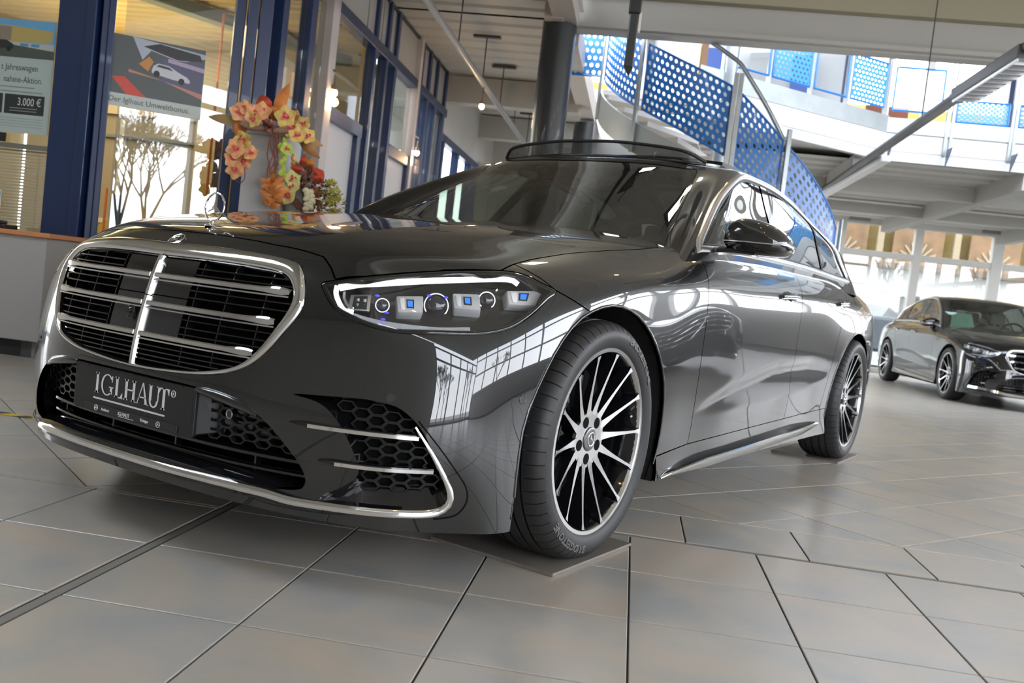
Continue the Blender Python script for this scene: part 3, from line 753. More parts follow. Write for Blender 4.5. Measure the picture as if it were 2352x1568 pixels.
    st=star_mb(.025,.0022,p+nr*.0028,X,Y); st2=star_mb(.0165,.0010,p+nr*.0028,X,Y); st.add(st2.v,st2.f); st.build('badge_star',M_CHROME,bd,smooth=30)
    b=SB.at((0,-.69),'t')[0]; c=Vector((0,-.683,b.z+.056))
    orn=star_mb(.0405,.0028,c,(1,0,0),(0,.08,1))
    orn.lathe([(b.z-.001,.020),(b.z+.003,.019),(b.z+.006,.008),(b.z+.016,.0045),(b.z+.0165,.001)],20,'z',(0,-.688,0)); orn.build('hood_star',M_CHROME,root,smooth=30)
    # ---- headlights
    hd=crom(HEAD,150,True)
    hp=lambda p:SB.at(p,'c')
    b=SB.half()
    def offset_piece(poly,off): 
        q=b.inside(poly,'c'); q.V=q.V+q.N*off; return q
    for mir in (0,1):
        mm=(lambda m:mirror_mb(m)) if mir else (lambda m:m)
        pp=(lambda p:p.mirrored()) if mir else (lambda p:p)
        lens=pp(b.inside(inset(hd,.004),'c')).build('headlight',M_LENS,root,fold=0,offset=.0005)
        mm(SB.strip(hd,inset(hd,.0105),'c',lambda t:.0025*math.sin(PI*t)-.001,4)).build('headlight_seal',M_GBLACK,lens,smooth=60)
        pp(offset_piece(inset(hd,.002),-.060)).build('lamp_bowl',mat('lamp_bowl_black',(.012,.012,.013),.25),lens,fold=0)
        w=MB(); V=[];N=len(hd)
        for off in (-.003,-.060):
            for q in hd: pt,nn=hp(q); V.append(pt+nn*off)
        w.add(V,[(i,(i+1)%N,N+(i+1)%N,N+i) for i in range(N)]); mm(w).build('lamp_wall',M_GBLACK,lens,smooth=50)
        # daytime running light guide
        def ribbon(pts,w,th,dirn):
            mbx=MB(); return mbx.sweep(pts,[(-w/2,-th/2),(w/2,-th/2),(w/2,th/2),(-w/2,th/2)],ups=dirn)
        top=crom([(.574,-.742,.737),(.600,-.690,.752),(.626,-.652,.7585),(.677,-.560,.775),(.741,-.478,.790),(.823,-.371,.8065),(.846,-.348,.797)],30)
        nn=[Vector((.7,-.62,.35)).normalized()]*30
        wd=[.017-.004*i/29 for i in range(30)]
        mbx=MB(); mbx.sweep([tuple(t) for t in top],[[(-q/2,-.003),(q/2,-.003),(q/2,.003),(-q/2,.003)] for q in wd],ups=nn)
        leg=crom([(.572,-.748,.741),(.574,-.752,.722),(.588,-.752,.700),(.606,-.750,.683),(.628,-.742,.681)],14)
        mbx.sweep([tuple(t) for t in leg],[(-.006,-.003),(.006,-.003),(.006,.003),(-.006,.003)],ups=[Vector((.6,-.75,.2)).normalized()]*14)
        mm(mbx).build('light_guide',M_DRL,lens,smooth=40)
        leg2=crom([(.586,-.735,.728),(.590,-.738,.712),(.604,-.738,.696),(.620,-.735,.690)],8)
        mbx=MB().sweep([tuple(t) for t in leg2],[(-.003,-.003),(.003,-.003),(.003,.003),(-.003,.003)],ups=[Vector((.6,-.75,.2)).normalized()]*8)
        mm(mbx).build('inner_guide',M_SATIN,lens,smooth=40)
        def block(q,depth,m,name,bev=.003):
            q=[Vector(t) for t in q]; nq=(q[1]-q[0]).cross(q[3]-q[0]).normalized()
            if nq.dot(Vector((.7,-.7,.1)))<0: nq=-nq
            mb=MB().add(q+[t-nq*depth for t in q],[(0,1,2,3),(7,6,5,4),(0,4,5,1),(1,5,6,2),(2,6,7,3),(3,7,4,0)])
            return mm(mb).build(name,m,lens,smooth=30,bevel=bev)
        lerp=lambda a,c,t:tuple(x*(1-t)+y*t for x,y in zip(a,c))
        blocks=[([(.679,-.638,.7305),(.712,-.585,.7365),(.743,-.620,.7015),(.707,-.660,.6975)],(.38,.50)),
                ([(.755,-.505,.7525),(.800,-.463,.7575),(.827,-.492,.7235),(.786,-.536,.7215)],(.42,.48)),
                ([(.843,-.380,.776),(.870,-.268,.785),(.888,-.322,.748),(.865,-.400,.7455)],(.36,.44))]
        def grow(q,k):
            c=sum((Vector(t) for t in q),Vector())/4; return [tuple(c+(Vector(t)-c)*k) for t in q]
        for q,(u,v) in blocks:
            block(grow(q,1.18),.03,mat('bracket_silver',(.72,.73,.74),.32,metal=.35),'lamp_bracket',.005)
            f=lambda a,c:lerp(lerp(q[0],q[1],a),lerp(q[3],q[2],a),c)
            nrm=Vector((.72,-.66,.2)).normalized()*.003
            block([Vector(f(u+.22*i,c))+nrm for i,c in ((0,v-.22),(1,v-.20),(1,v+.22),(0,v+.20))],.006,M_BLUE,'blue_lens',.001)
            block([Vector(f(a,c))+nrm*.8 for a,c in ((.02,.08),(.25,.06),(.25,.94),(.06,.9))],.006,mat('bracket_cap',(.9,.9,.9),.25),'bracket_cap',.002)
            block([Vector(f(a,c))+nrm*.5 for a,c in ((u-.06,v-.32),(u+.29,v-.30),(u+.29,v+.32),(u-.06,v+.30))],.005,M_MBLACK,'blue_lens_frame',.001)
        for c,r in (((.664,-.676,.706),.017),((.748,-.565,.7195),.031),((.820,-.445,.747),.022)):
            d=Vector((.72,-.68,.12)).normalized(); x,y,_=frame(d); c=Vector(c)-d*.012
            mm(MB().ellipsoid(c,(r*.85,r*.85,r*.5),18,10,(x,y,d))).build('projector_lens',mat('lens_dark_glass',(.02,.022,.03),.03,coat=1),lens,smooth=80)
            mm(MB().tube([c+x*(r*math.cos(t))+y*(r*math.sin(t)) for t in [2*PI*i/24 for i in range(24)]],.0022,6,closed=True)).build('lens_ring',M_SATIN,lens,smooth=60)
        block([(.596,-.722,.7235),(.632,-.686,.7295),(.652,-.709,.6870),(.604,-.738,.6845)],.012,M_SATIN,'indicator_housing',.003)
        block([(.605,-.719,.7195),(.628,-.695,.7245),(.645,-.713,.6920),(.613,-.733,.6900)],.013,M_INTER,'indicator_cell',.001)
        for k in range(4):
            c=Vector((.618+.012*(k%2),-.718+.012*(k%2),.712-.013*(k//2)))+Vector((.7,-.7,.1))*.004
            mm(MB().box(c,(.005,.005,.007))).build('indicator_diode',M_SATIN,lens)
        for c in ((.655,-.690,.728),(.672,-.668,.688),(.735,-.585,.742),(.762,-.55,.742),(.69,-.70,.672)):
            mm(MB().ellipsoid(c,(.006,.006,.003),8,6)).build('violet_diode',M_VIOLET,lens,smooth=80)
        lo=crom([(.622,-.746,.672),(.66,-.722,.664),(.72,-.683,.6585),(.80,-.622,.659),(.86,-.565,.668)],24)
        mbx=MB().sweep([tuple(t) for t in lo],[(-.011,-.002),(.011,-.002),(.009,.003),(-.009,.003)],ups=[Vector((.45,-.5,.74)).normalized()]*24)
        mm(mbx).build('crystal_strip',mat('crystal_grey',(.55,.56,.58),.15,metal=.7,bump=.6,bscale=500),lens,smooth=40)
        # reversing slats in the upper guide
    # ---- lower front: splitter, chrome lip, centre opening
    LIP=[(0,-.936,.226),(.20,-.930,.226),(.37,-.905,.2235),(.50,-.866,.216),(.565,-.838,.206),(.61,-.813,.2035),(.67,-.776,.203),(.742,-.724,.203),(.787,-.682,.204),(.829,-.631,.207),(.854,-.602,.217),(.870,-.590,.240),(.874,-.602,.275),(.864,-.637,.330),(.848,-.667,.377),(.824,-.694,.425)]
    lip=crom(LIP,70)
    for k_ in range(len(lip)):
        x,y,z=lip[k_]; w_=min(1,max(0,(x-.45)/.2))
        if w_>0: q_=SB.at(((x+y)*R2,max(z,.19)),'c',.004)[0]; lip[k_]=(x+(q_.x-x)*w_,y+(q_.y-y)*w_,z)
    full=[(-x,y,z) for x,y,z in lip[:0:-1]]+[tuple(p) for p in lip]
    def outdir(p): return Vector((p[0]*.8,p[1]*1.0-.0,0)).normalized()
    m=len(full); wid=[.0095*min(1,.35+6*min(i,m-1-i)/m) for i in range(m)]
    ups=[]
    for p in full:
        o=outdir(p); ups.append((o+Vector((0,0,.25))).normalized())
    MB().sweep(full,[[(-w,-.006),(w,-.006),(w,.003),(w*.5,.006),(-w*.5,.006),(-w,.003)] for w in wid],ups=ups).build('chrome_lip',M_CHROME,root,smooth=50)
    # splitter blade above / behind the lip
    lp=[p for p in lip if p[2]<.24 and p[0]<.80]; lo=[(-x,y,z) for x,y,z in lp[:0:-1]]+[tuple(p) for p in lp]
    mb=MB(); V=[];K=len(lo)
    for dy,dz,sx in ((.0,.004,1),(.006,.012,.995),(.05,.030,.955),(.10,.034,.91),(.11,-.03,.91),(.0,-.018,.98)):
        for x,y,z in lo: V.append((x*sx,y+dy,z+dz))
    F=[(k*K+i,k*K+i+1,((k+1)%6)*K+i+1,((k+1)%6)*K+i) for k in range(6) for i in range(K-1)]
    mb.add(V,F).build('splitter_blade',M_GBLACK,root,smooth=35)
    # cavity walls of the centre opening
    ch=crom(CENTER,60).tolist(); CL=ch+[(-x,z) for x,z in ch[-2:0:-1]]; N=len(CL)
    mb=MB(); V=[fpt(x,z,d) for d in (0,.02,.16) for x,z in [(x*(1-.0*d),z) for x,z in CL]]
    mb.add(V,[(k*N+i,k*N+(i+1)%N,(k+1)*N+(i+1)%N,(k+1)*N+i) for k in range(2) for i in range(N)]); mb.add([fpt(x,z,.16) for x,z in CL],[tuple(range(N))])
    cav=mb.build('centre_intake',M_GBLACK,root,smooth=40)
    for z,w,h in ((.296,.565,.010),(.262,.59,.008)):
        mb=MB(); hbar(mb,z,-w,w,h,.03,.055,24); mb.build('intake_bar',M_GBLACK,cav,smooth=40)
    for x in (-.42,-.14,.14,.42): MB().box(fpt(x,.255,.06),(.006,.02,.07)).build('intake_strut',M_GBLACK,cav)
    # honeycomb grids
    def honey(name,fn,inside,s,rx,ry,parent,mir):
        mb=MB(); w=.0020; dx=rx*1.5; dy=ry*math.sqrt(3)
        (u0,v0,u1,v1)=s; i=0; u=u0
        while u<u1:
            v=v0+(dy/2 if i%2 else 0)
            while v<v1:
                if inside(u,v):
                    P=[(u+rx*math.cos(PI/3*k),v+ry*math.sin(PI/3*k)) for k in range(6)]
                    Q=[(u+(rx-w*1.6)*.93*math.cos(PI/3*k),v+(ry-w*1.6)*.93*math.sin(PI/3*k)) for k in range(6)]
                    V=[fn(a,c,0) for a,c in P]+[fn(a,c,.0) for a,c in Q]+[fn(a,c,-.014) for a,c in Q]
                    mb.add(V,[(k,(k+1)%6,6+(k+1)%6,6+k) for k in range(6)]+[(6+k,6+(k+1)%6,12+(k+1)%6,12+k) for k in range(6)])
                v+=dy
            u+=dx; i+=1
        if mir: mb=mirror_mb(mb)
        o=mb.build(name,mat('grid_black',(.012,.013,.014),.25),parent); o['kind']='stuff'; return o
    for mir in (0,1):
        honey('honeycomb_grid',lambda a,c,d:fpt(a,c,.045-d),lambda a,c:.255<a<.56 and .315<c<.43 and c>.315 and a<half_width(CENTER,c)-.01,(.25,.31,.58,.44),.026,.014,cav,mir)
    for sx in (1,-1):
        tr=[fpt(sx*x,z,.004) for x,z in crom([(.262,.437),(.33,.432),(.42,.417),(.462,.402)],16)]
        MB().tube(tr,[.006+.008*math.sin(PI*i/15)**.5 for i in range(16)],10).build('intake_roll',M_PAINT,cav,smooth=60)
    cs=fpt(.365,.388,.02); MB().lathe([(-.004,.001),(-.004,.009),(.012,.011)],18,'y',cs).build('parking_sensor',M_GBLACK,root,smooth=40)
    MB().tube([cs+Vector((.011*math.cos(t),-.003,.011*math.sin(t))) for t in [2*PI*i/20 for i in range(20)]],.0012,6,closed=True).build('sensor_ring',M_SATIN,root,smooth=60)
    # ---- side intakes
    it=crom(INTAKE,150,True)
    for mir in (0,1):
        mm=(lambda m:mirror_mb(m)) if mir else (lambda m:m)
        ins=inset(it,lambda P:.010+.045*np.clip((.285-P[:,1])/.07,0,1))
        lin=mm(SB.strip(it,ins,'c',lambda t:-.05*t**.8,5)).build('side_intake',M_GBLACK,root,smooth=50)
        q=SB.half().inside(ins,'c'); 
        (q.mirrored() if mir else q).build('intake_floor',M_DARK,lin,fold=0,offset=-.052)
        insl=inset(it,.012).tolist()
        def ok(a,c): return sdist(np.array([[a,c]]),insl)[0]>.006 and c>.245
        honey('honeycomb_grid',lambda a,c,d:SB.at((a,c),'c',-.036+d)[0],ok,(-.2,.24,.2,.48),.026,.0165,lin,mir)
        # fins
        for pts in ([(-.203,.402,.002),(-.185,.4015,.006),(-.15,.400,.007),(-.02,.398,.001),(.103,.396,-.014)],[(-.128,.3175,.002),(-.11,.317,.005),(-.08,.3165,.005),(.02,.315,.000),(.150,.314,-.016)]):
            if mir: pts=[(p[0]+.05*(k==0),p[1],-.014) for k,p in enumerate(pts[:-1])]
            c=crom(pts,28); P=[];Nn=[]
            for t,z,o in c: pt,nn=SB.at((t,z),'c',o); P.append(pt);Nn.append(nn)
            pr=[[(-.001,-.03),(.004,-.03),(.006*min(1,.3+i/4),-.002),(.002,.006),(-.006*min(1,.3+i/4),.004),(-.007*min(1,.3+i/4),-.004)] for i in range(28)]
            # fin blade lies roughly horizontal: side vector = vertical
            fin=mm(MB().sweep(P,pr,ups=Nn)).build('intake_fin',M_GBLACK,lin,smooth=40)
            P2=[p+n*.005-Vector((0,0,.001)) for p,n in zip(P[4:],Nn[4:])]
            mm(MB().sweep(P2,[(-.0045,-.002),(.0045,-.002),(.0045,.002),(-.0045,.002)],ups=Nn[4:])).build('chrome_fin_strip',M_CHROME,lin,smooth=40)
        # seam groove of the lower bumper trim
        sm=crom([(.098,.440),(.160,.374),(.208,.318),(.235,.282),(.244,.254),(.238,.226),(.215,.203),(.165,.193)],40)
        P=[];Nn=[]
        for t in sm: pt,nn=SB.at(t,'c',.0008); P.append(pt);Nn.append(nn)
        mm(MB().sweep(P,[(-.0018,-.004),(.0018,-.004),(.0018,.0006),(-.0018,.0006)],ups=Nn)).build('bumper_seam',M_DARK,root,smooth=40)
    # parking sensors in the bumper skin
    for t,z,pr in (((.955-.433)*R2,.505,'c'),((.762-.725)*R2,.489,'c')):
        for mir in (0,1):
            p,nn=SB.at((t,z),pr); x,y,_=frame(nn); mb=MB()
            mb.tube([p+nn*.0004+x*(.0115*math.cos(a))+y*(.0115*math.sin(a)) for a in [2*PI*i/24 for i in range(24)]],.0012,6,closed=True)
            mb.prism([(.010*math.cos(a),.010*math.sin(a)) for a in [2*PI*i/20 for i in range(20)]],p-nn*.002,x,y,.0028)
            (mirror_mb(mb) if mir else mb).build('parking_sensor',mat('sensor_grey',(.055,.055,.057),.25,metal=.4,coat=.5),root,smooth=40)
    # ---- plate
    if plate:
        y=-.898; W_,z0,z1=.266,.308,.438
        rr=lambda w,h,r:[(sx*(w-r)+r*math.cos(a),sz*(h-r)+r*math.sin(a)) for sx,sz,a0 in ((1,1,0),(-1,1,PI/2),(-1,-1,PI),(1,-1,1.5*PI)) for a in [a0+PI/2*k/5 for k in range(6)]]
        zc=(z0+z1)/2
        hold=MB().prism(rr(W_,.065,.010),(0,y+.012,zc),(1,0,0),(0,0,1),.011).build('plate_holder',M_MBLACK,root,bevel=.002)
        MB().prism(rr(W_-.010,.044,.006),(0,y+.0015,zc+.012),(1,0,0),(0,0,1),.001).build('plate_face',mat('plate_black',(.012,.012,.013),.35),hold)
        MB().box((0,y+.001,z0+.013),(.41,.006,.021)).build('plate_strip',mat('plate_strip_black',(.02,.02,.021),.4),hold,bevel=.001)
        MB().add([(-.25,y+.012,.435),(.25,y+.012,.435),(.285,-.83,.45),(-.285,-.83,.45),(-.25,y+.012,.312),(.25,y+.012,.312),(.30,-.82,.325),(-.30,-.82,.325)],[(0,1,2,3),(5,4,7,6),(1,5,6,2),(4,0,3,7),(4,5,1,0)]).build('plate_bracket',M_MBLACK,hold,bevel=.004)
        for k in range(5): MB().box((-.21+.105*k,y-.0005,.436),(.010,.004,.005)).build('plate_clip',M_MBLACK,hold)
        # serif capitals  I G L H A U T
        S=MB(); H=.0575; fy=y-.0005
        def rect(x0,z0_,x1,z1_): S.add([(x0,fy,z0_),(x1,fy,z0_),(x1,fy,z1_),(x0,fy,z1_),(x0,fy+.001,z0_),(x1,fy+.001,z0_),(x1,fy+.001,z1_),(x0,fy+.001,z1_)],[(0,1,2,3),(0,4,5,1),(1,5,6,2),(2,6,7,3),(3,7,4,0)])
        def poly(p): S.add([(a,fy,c) for a,c in p],[tuple(range(len(p)))])
        zb=.362; st=.0095; th=.0035; se=.0045
        def stem(x,b=1,t=1,w=st):
            rect(x-w/2,zb,x+w/2,zb+H)
            if b: poly([(x-w/2-se,zb),(x+w/2+se,zb),(x+w/2+se,zb+.002),(x+w/2,zb+.006),(x-w/2,zb+.006),(x-w/2-se,zb+.002)])
            if t: poly([(x-w/2-se,zb+H),(x-w/2-se,zb+H-.002),(x-w/2,zb+H-.006),(x+w/2,zb+H-.006),(x+w/2+se,zb+H-.002),(x+w/2+se,zb+H)])
        def arc(cx,cz,rx,rz,a0,a1,wx,wz,n=22):
            for k in range(n):
                a,b_=a0+(a1-a0)*k/n,a0+(a1-a0)*(k+1)/n
                q=[]
                for t,inn in ((a,0),(b_,0),(b_,1),(a,1)):
                    q.append((cx+(rx-inn*wx)*math.cos(t),cz+(rz-inn*wz)*math.sin(t)))
                poly(q[::-1])
        x=-.150; stem(x)
        gx=-.099; arc(gx,zb+H/2,.030,.0300,math.radians(38),math.radians(322),.0085,.0032)
        rect(gx+.0155,zb+.005,gx+.0245,zb+.024); rect(gx+.009,zb+.0225,gx+.030,zb+.025)
        rect(gx+.0215,zb+H-.019,gx+.024,zb+H-.002)
        x=-.052; stem(x); rect(x,zb,x+.030,zb+.003); poly([(x+.018,zb+.003),(x+.030,zb+.003),(x+.030,zb+.016),(x+.028,zb+.016)])
        x=-.006; stem(x); stem(x+.036); rect(x,zb+H*.49,x+.036,zb+H*.49+.0035)
        ax=.072
        poly([(ax-.0015,zb+H+.001),(ax+.0035,zb+H+.001),(ax+.026,zb),(ax+.0145,zb)]); poly([(ax-.0015,zb+H+.001),(ax-.0240,zb),(ax-.0205,zb),(ax+.0005,zb+H-.006)])
        rect(ax-.017,zb+.017,ax+.015,zb+.0203); poly([(ax-.030,zb),(ax-.016,zb),(ax-.016,zb+.002),(ax-.030,zb+.002)]); poly([(ax+.010,zb),(ax+.031,zb),(ax+.031,zb+.002),(ax+.010,zb+.002)])
        ux=.108; rect(ux-st/2,zb+.017,ux+st/2,zb+H); rect(ux+.0335,zb+.017,ux+.0335+th,zb+H); arc(ux+.0164,zb+.018,.0208,.0192,PI,2*PI,.0085,.0042)
        poly([(ux-st/2-se,zb+H),(ux-st/2-se,zb+H-.002),(ux+st/2+se,zb+H-.002),(ux+st/2+se,zb+H)]); poly([(ux+.027,zb+H),(ux+.027,zb+H-.002),(ux+.043,zb+H-.002),(ux+.043,zb+H)])
        tx=.169; stem(tx,1,0); rect(tx-.024,zb+H-.003,tx+.024,zb+H); poly([(tx-.024,zb+H-.003),(tx-.024,zb+H-.017),(tx-.0222,zb+H-.017),(tx-.014,zb+H-.003)]); poly([(tx+.024,zb+H-.003),(tx+.014,zb+H-.003),(tx+.0222,zb+H-.017),(tx+.024,zb+H-.017)])
        S.v=[(a*.93-.018,b_,c) for a,b_,c in S.v]
        S.build('plate_letters',M_TEXT,hold)
        MB().box((-.010,fy,.3475),(.318,.001,.0045)).build('plate_underline',M_TEXT,hold)
        rc=(.178,fy,zb+H-.009)
        MB().tube([(rc[0]+.0085*math.cos(t),fy,rc[2]+.0085*math.sin(t)) for t in [2*PI*i/24 for i in range(24)]],.0010,6,closed=True).build('registered_ring',M_TEXT,hold)
        text_obj('registered_letter','R',.0115,(rc[0]-.0035,fy,rc[2]-.0042),(1,0,0),(0,0,1),M_TEXT,hold)
        fs=y-.0025
        text_obj('strip_lettering','Marktbreit',.0105,(-.125,fs,z0+.009),(1,0,0),(0,0,1),M_TEXT,hold,xscale=.8)
        text_obj('strip_lettering','IGLHAUT',.0145,(-.048,fs,z0+.0085),(1,0,0),(0,0,1),M_TEXT,hold,xscale=.85)
        MB().box((-.012,fs,z0+.0055),(.068,.0006,.0012)).build('strip_underline',M_TEXT,hold)
        text_obj('strip_lettering','Kitzingen',.0115,(.052,fs,z0+.009),(1,0,0),(0,0,1),M_TEXT,hold,xscale=.8)
        for sx in (-.150,.128): star_mb(.0075,.0008,(sx,fs,z0+.013),(1,0,0),(0,0,1)).build('strip_star',M_TEXT,hold)

# ------------------------------------------------ wheels
WHEEL_CACHE={}
def wheel_meshes():
    if WHEEL_CACHE: return WHEEL_CACHE
    D=WHEEL_CACHE
    # tyre: outer face at x=+.010, centre plane about x=-.12
    prof_o=[(-.015,.270),(-.004,.277),(.004,.288),(.010,.303),(.0115,.315),(.008,.330),(-.001,.342),(-.010,.3495),(-.022,.3545),(-.038,.3575)]
    gro=[(-.049,.3585),(-.050,.351),(-.058,.351),(-.059,.3590),(-.085,.3598),(-.086,.352),(-.095,.352),(-.096,.36),(-.128,.36),(-.129,.352),(-.138,.352),(-.139,.3598),(-.166,.359),(-.167,.351),(-.175,.351),(-.176,.3585)]
    prof_i=[(-.19,.3575),(-.207,.352),(-.222,.340),(-.230,.322),(-.230,.30),(-.222,.28),(-.205,.268)]
    P=prof_o+gro+prof_i; mb=MB(); V=[];nb=58; sub=(0,.30,.62,.90,.915,.985); m=len(P)
    angs=[(k+s)/nb*2*PI for k in range(nb) for s in sub]
    for a_i,a in enumerate(angs):
        slit=(a_i%len(sub)) in (4,5)
        for (x,r) in P:
            rr=r-(.006 if slit and (-.046<x<.002 or -.2<x<-.178) and r>.338 else 0)
            sk=(.02*(x+.02) if x<-.01 else 0)/.36
            V.append((x,-rr*math.cos(a+sk*2),rr*math.sin(a+sk*2)))
    n=len(angs); F=[(i*m+k,i*m+k+1,((i+1)%n)*m+k+1,((i+1)%n)*m+k) for i in range(n) for k in range(m-1)]
    t=MB().add(V,F); o=t.build('tmp_t',M_RUBBER,smooth=32); D['tyre']=o.data; bpy.data.objects.remove(o)
    o=MB().lathe([(-.02,.262),(-.004,.266),(-.001,.2685),(-.001,.2795),(-.006,.2815),(-.02,.280)],96,'x').build('tmp_r',M_ALU,smooth=40); D['lip']=o.data; bpy.data.objects.remove(o)
    o=MB().lathe([(-.006,.2665),(-.03,.257),(-.06,.248),(-.20,.238),(-.205,.10)],72,'x').build('tmp_b',M_GBLACK,smooth=40); D['barrel']=o.data; bpy.data.objects.remove(o)
    # spokes (face silver, flanks black)
    def spoke_pts():
        out=[]
        for i in range(12):
            t=i/11; r=.072+(.264-.072)*t; x=-.041+.040*t**1.6+.004*math.sin(PI*t)
            w=.0100*(1-t)**2.6+.0040+.0003*t+.005*max(0,(t-.90)/.10)**1.5
            out.append((r,x,w))
        return out
    face=MB(); core=MB(); sp=spoke_pts(); V=[];W=[]
    for r,x,w in sp: V+= [(x,-r,-w),(x+.0006,-r,w)]; W+=[(x-.0006,-r,-w),(x-.0006,-r,w),(x-.034-.012*(r<.12),-r,w*.9+.004),(x-.034-.012*(r<.12),-r,-w*.9-.004)]
    face.add(V,[(2*i,2*i+1,2*i+3,2*i+2) for i in range(11)])
    core.add(W,[(4*i+k,4*i+(k+1)%4,4*i+4+(k+1)%4,4*i+4+k) for i in range(11) for k in range(4)])
    o=core.build('tmp_c',M_GBLACK); me=o.data; bpy.data.objects.remove(o)
    o=face.build('tmp_f',M_ALU); fme=o.data; bpy.data.objects.remove(o)
    D['spoke_core']=me; D['spoke_face']=fme
    # hub disc; flat dark discs stand in for the shade of the lug holes
    hub=MB(); 
    hub.lathe([(-.05,.088),(-.0405,.086),(-.0402,.034)],60,'x'); o=hub.build('tmp_h',M_ALU,smooth=30); D['hub']=o.data; bpy.data.objects.remove(o)
    o=MB().lathe([(-.039,.0365),(-.036,.0345),(-.0345,.031),(-.0345,.001)],40,'x').build('tmp_k',mat('centre_cap_grey',(.16,.16,.165),.3,metal=.7,coat=.4),smooth=30); D['cap']=o.data; bpy.data.objects.remove(o)
    lug=MB()
    lug.lathe([(-.0402,.0172),(-.0392,.0164),(-.0395,.0006)],24,'x'); o=lug.build('tmp_l',M_DARK,smooth=30); D['lug']=o.data; bpy.data.objects.remove(o)
    s=star_mb(.020,.0018,(-.0335,0,0),(0,1,0),(0,0,1)); o=s.build('tmp_s',M_CHROME,smooth=30); D['star']=o.data; bpy.data.objects.remove(o)
    o=MB().lathe([(-.09,.185),(-.09,.10),(-.122,.10),(-.122,.185),(-.09,.185)],64,'x').build('tmp_d',mat('brake_steel',(.35,.35,.36),.3,metal=1),smooth=30); D['disc']=o.data; bpy.data.objects.remove(o)
    return D
TYTXT='BRIDGESTONE'
def tyre_text_mesh(angle0,r=.3195,size=.030):
    cu=bpy.data.curves.new('tt','FONT'); cu.body=TYTXT; cu.size=size; cu.extrude=.0006; cu.offset=.0008; cu.resolution_u=2; cu.align_x='CENTER'
    tmp=bpy.data.objects.new('tt',cu); COL.objects.link(tmp); dg=bpy.context.evaluated_depsgraph_get(); me=bpy.data.meshes.new_from_object(tmp.evaluated_get(dg)); bpy.data.objects.remove(tmp); bpy.data.curves.remove(cu)
    for v in me.vertices:
        a=angle0+v.co.x*1.15/r; rr=r-.011+v.co.y
        v.co=Vector((.0126+v.co.z-max(0,rr-.318)*.30-max(0,.309-rr)*.15,-rr*math.cos(a),rr*math.sin(a)))
    me.materials.clear(); return me
def add_wheel(root,loc,flip,rot=0.0,lettering=True,spokes=14,a0=22.8):
    D=wheel_meshes()
    w=obj('wheel',D['barrel'],None,root); w.location=loc; w.rotation_euler=(rot,0,PI if flip else 0)
    def ch(name,me,ang=None,m=None):
        o=bpy.data.objects.new(name,me); COL.objects.link(o); o.parent=w
        if m is not None and len(me.materials)==0: me.materials.append(m)
        if ang is not None: o.rotation_euler=(ang,0,0)
        return o
    ch('tyre',D['tyre']); ch('rim_ring',D['lip']); ch('hub',D['hub']); ch('centre_cap',D['cap']); ch('cap_star',D['star']); ch('brake_disc',D['disc'])
    for k in range(spokes):
        a=-math.radians(a0+360/spokes*k)
        ch('spoke',D['spoke_face'],a); ch('spoke_flank',D['spoke_core'],a)
    for k in range(5):
        a=math.radians(130+72*k); o=ch('lug_shade_disc',D['lug']); o.location=(0,-.060*math.cos(a),.060*math.sin(a))
    if lettering:
        for a in (-62,128):
            ch('tyre_lettering',tyre_text_mesh(math.radians(a)),None,M_TYTEXT)
    v=MB().tube([(-.03,-.243*math.cos(math.radians(164)),.243*math.sin(math.radians(164))),(-.012,-.225*math.cos(math.radians(164)),.225*math.sin(math.radians(164)))],.004,8)
    o=v.build('valve',M_SATIN,None); o.parent=w
    cal=MB()
    for k in range(8):
        pass
    prof=[(-.075,.135),(-.075,.215),(-.14,.215),(-.14,.135)]; V=[];n=9
    for i in range(n):
        a=math.radians(28+6*i)
        for x,r in prof: V.append((x,-r*math.cos(a),r*math.sin(a)))
    F=[(4*i+k,4*i+(k+1)%4,4*i+4+(k+1)%4,4*i+4+k) for i in range(n-1) for k in range(4)]+[(0,1,2,3)[::-1],tuple(4*(n-1)+k for k in range(4))]
    cal.add(V,F); o=cal.build('brake_caliper',mat('caliper_grey',(.30,.33,.36),.35,metal=.6),None,bevel=.006); o.parent=w
    return w
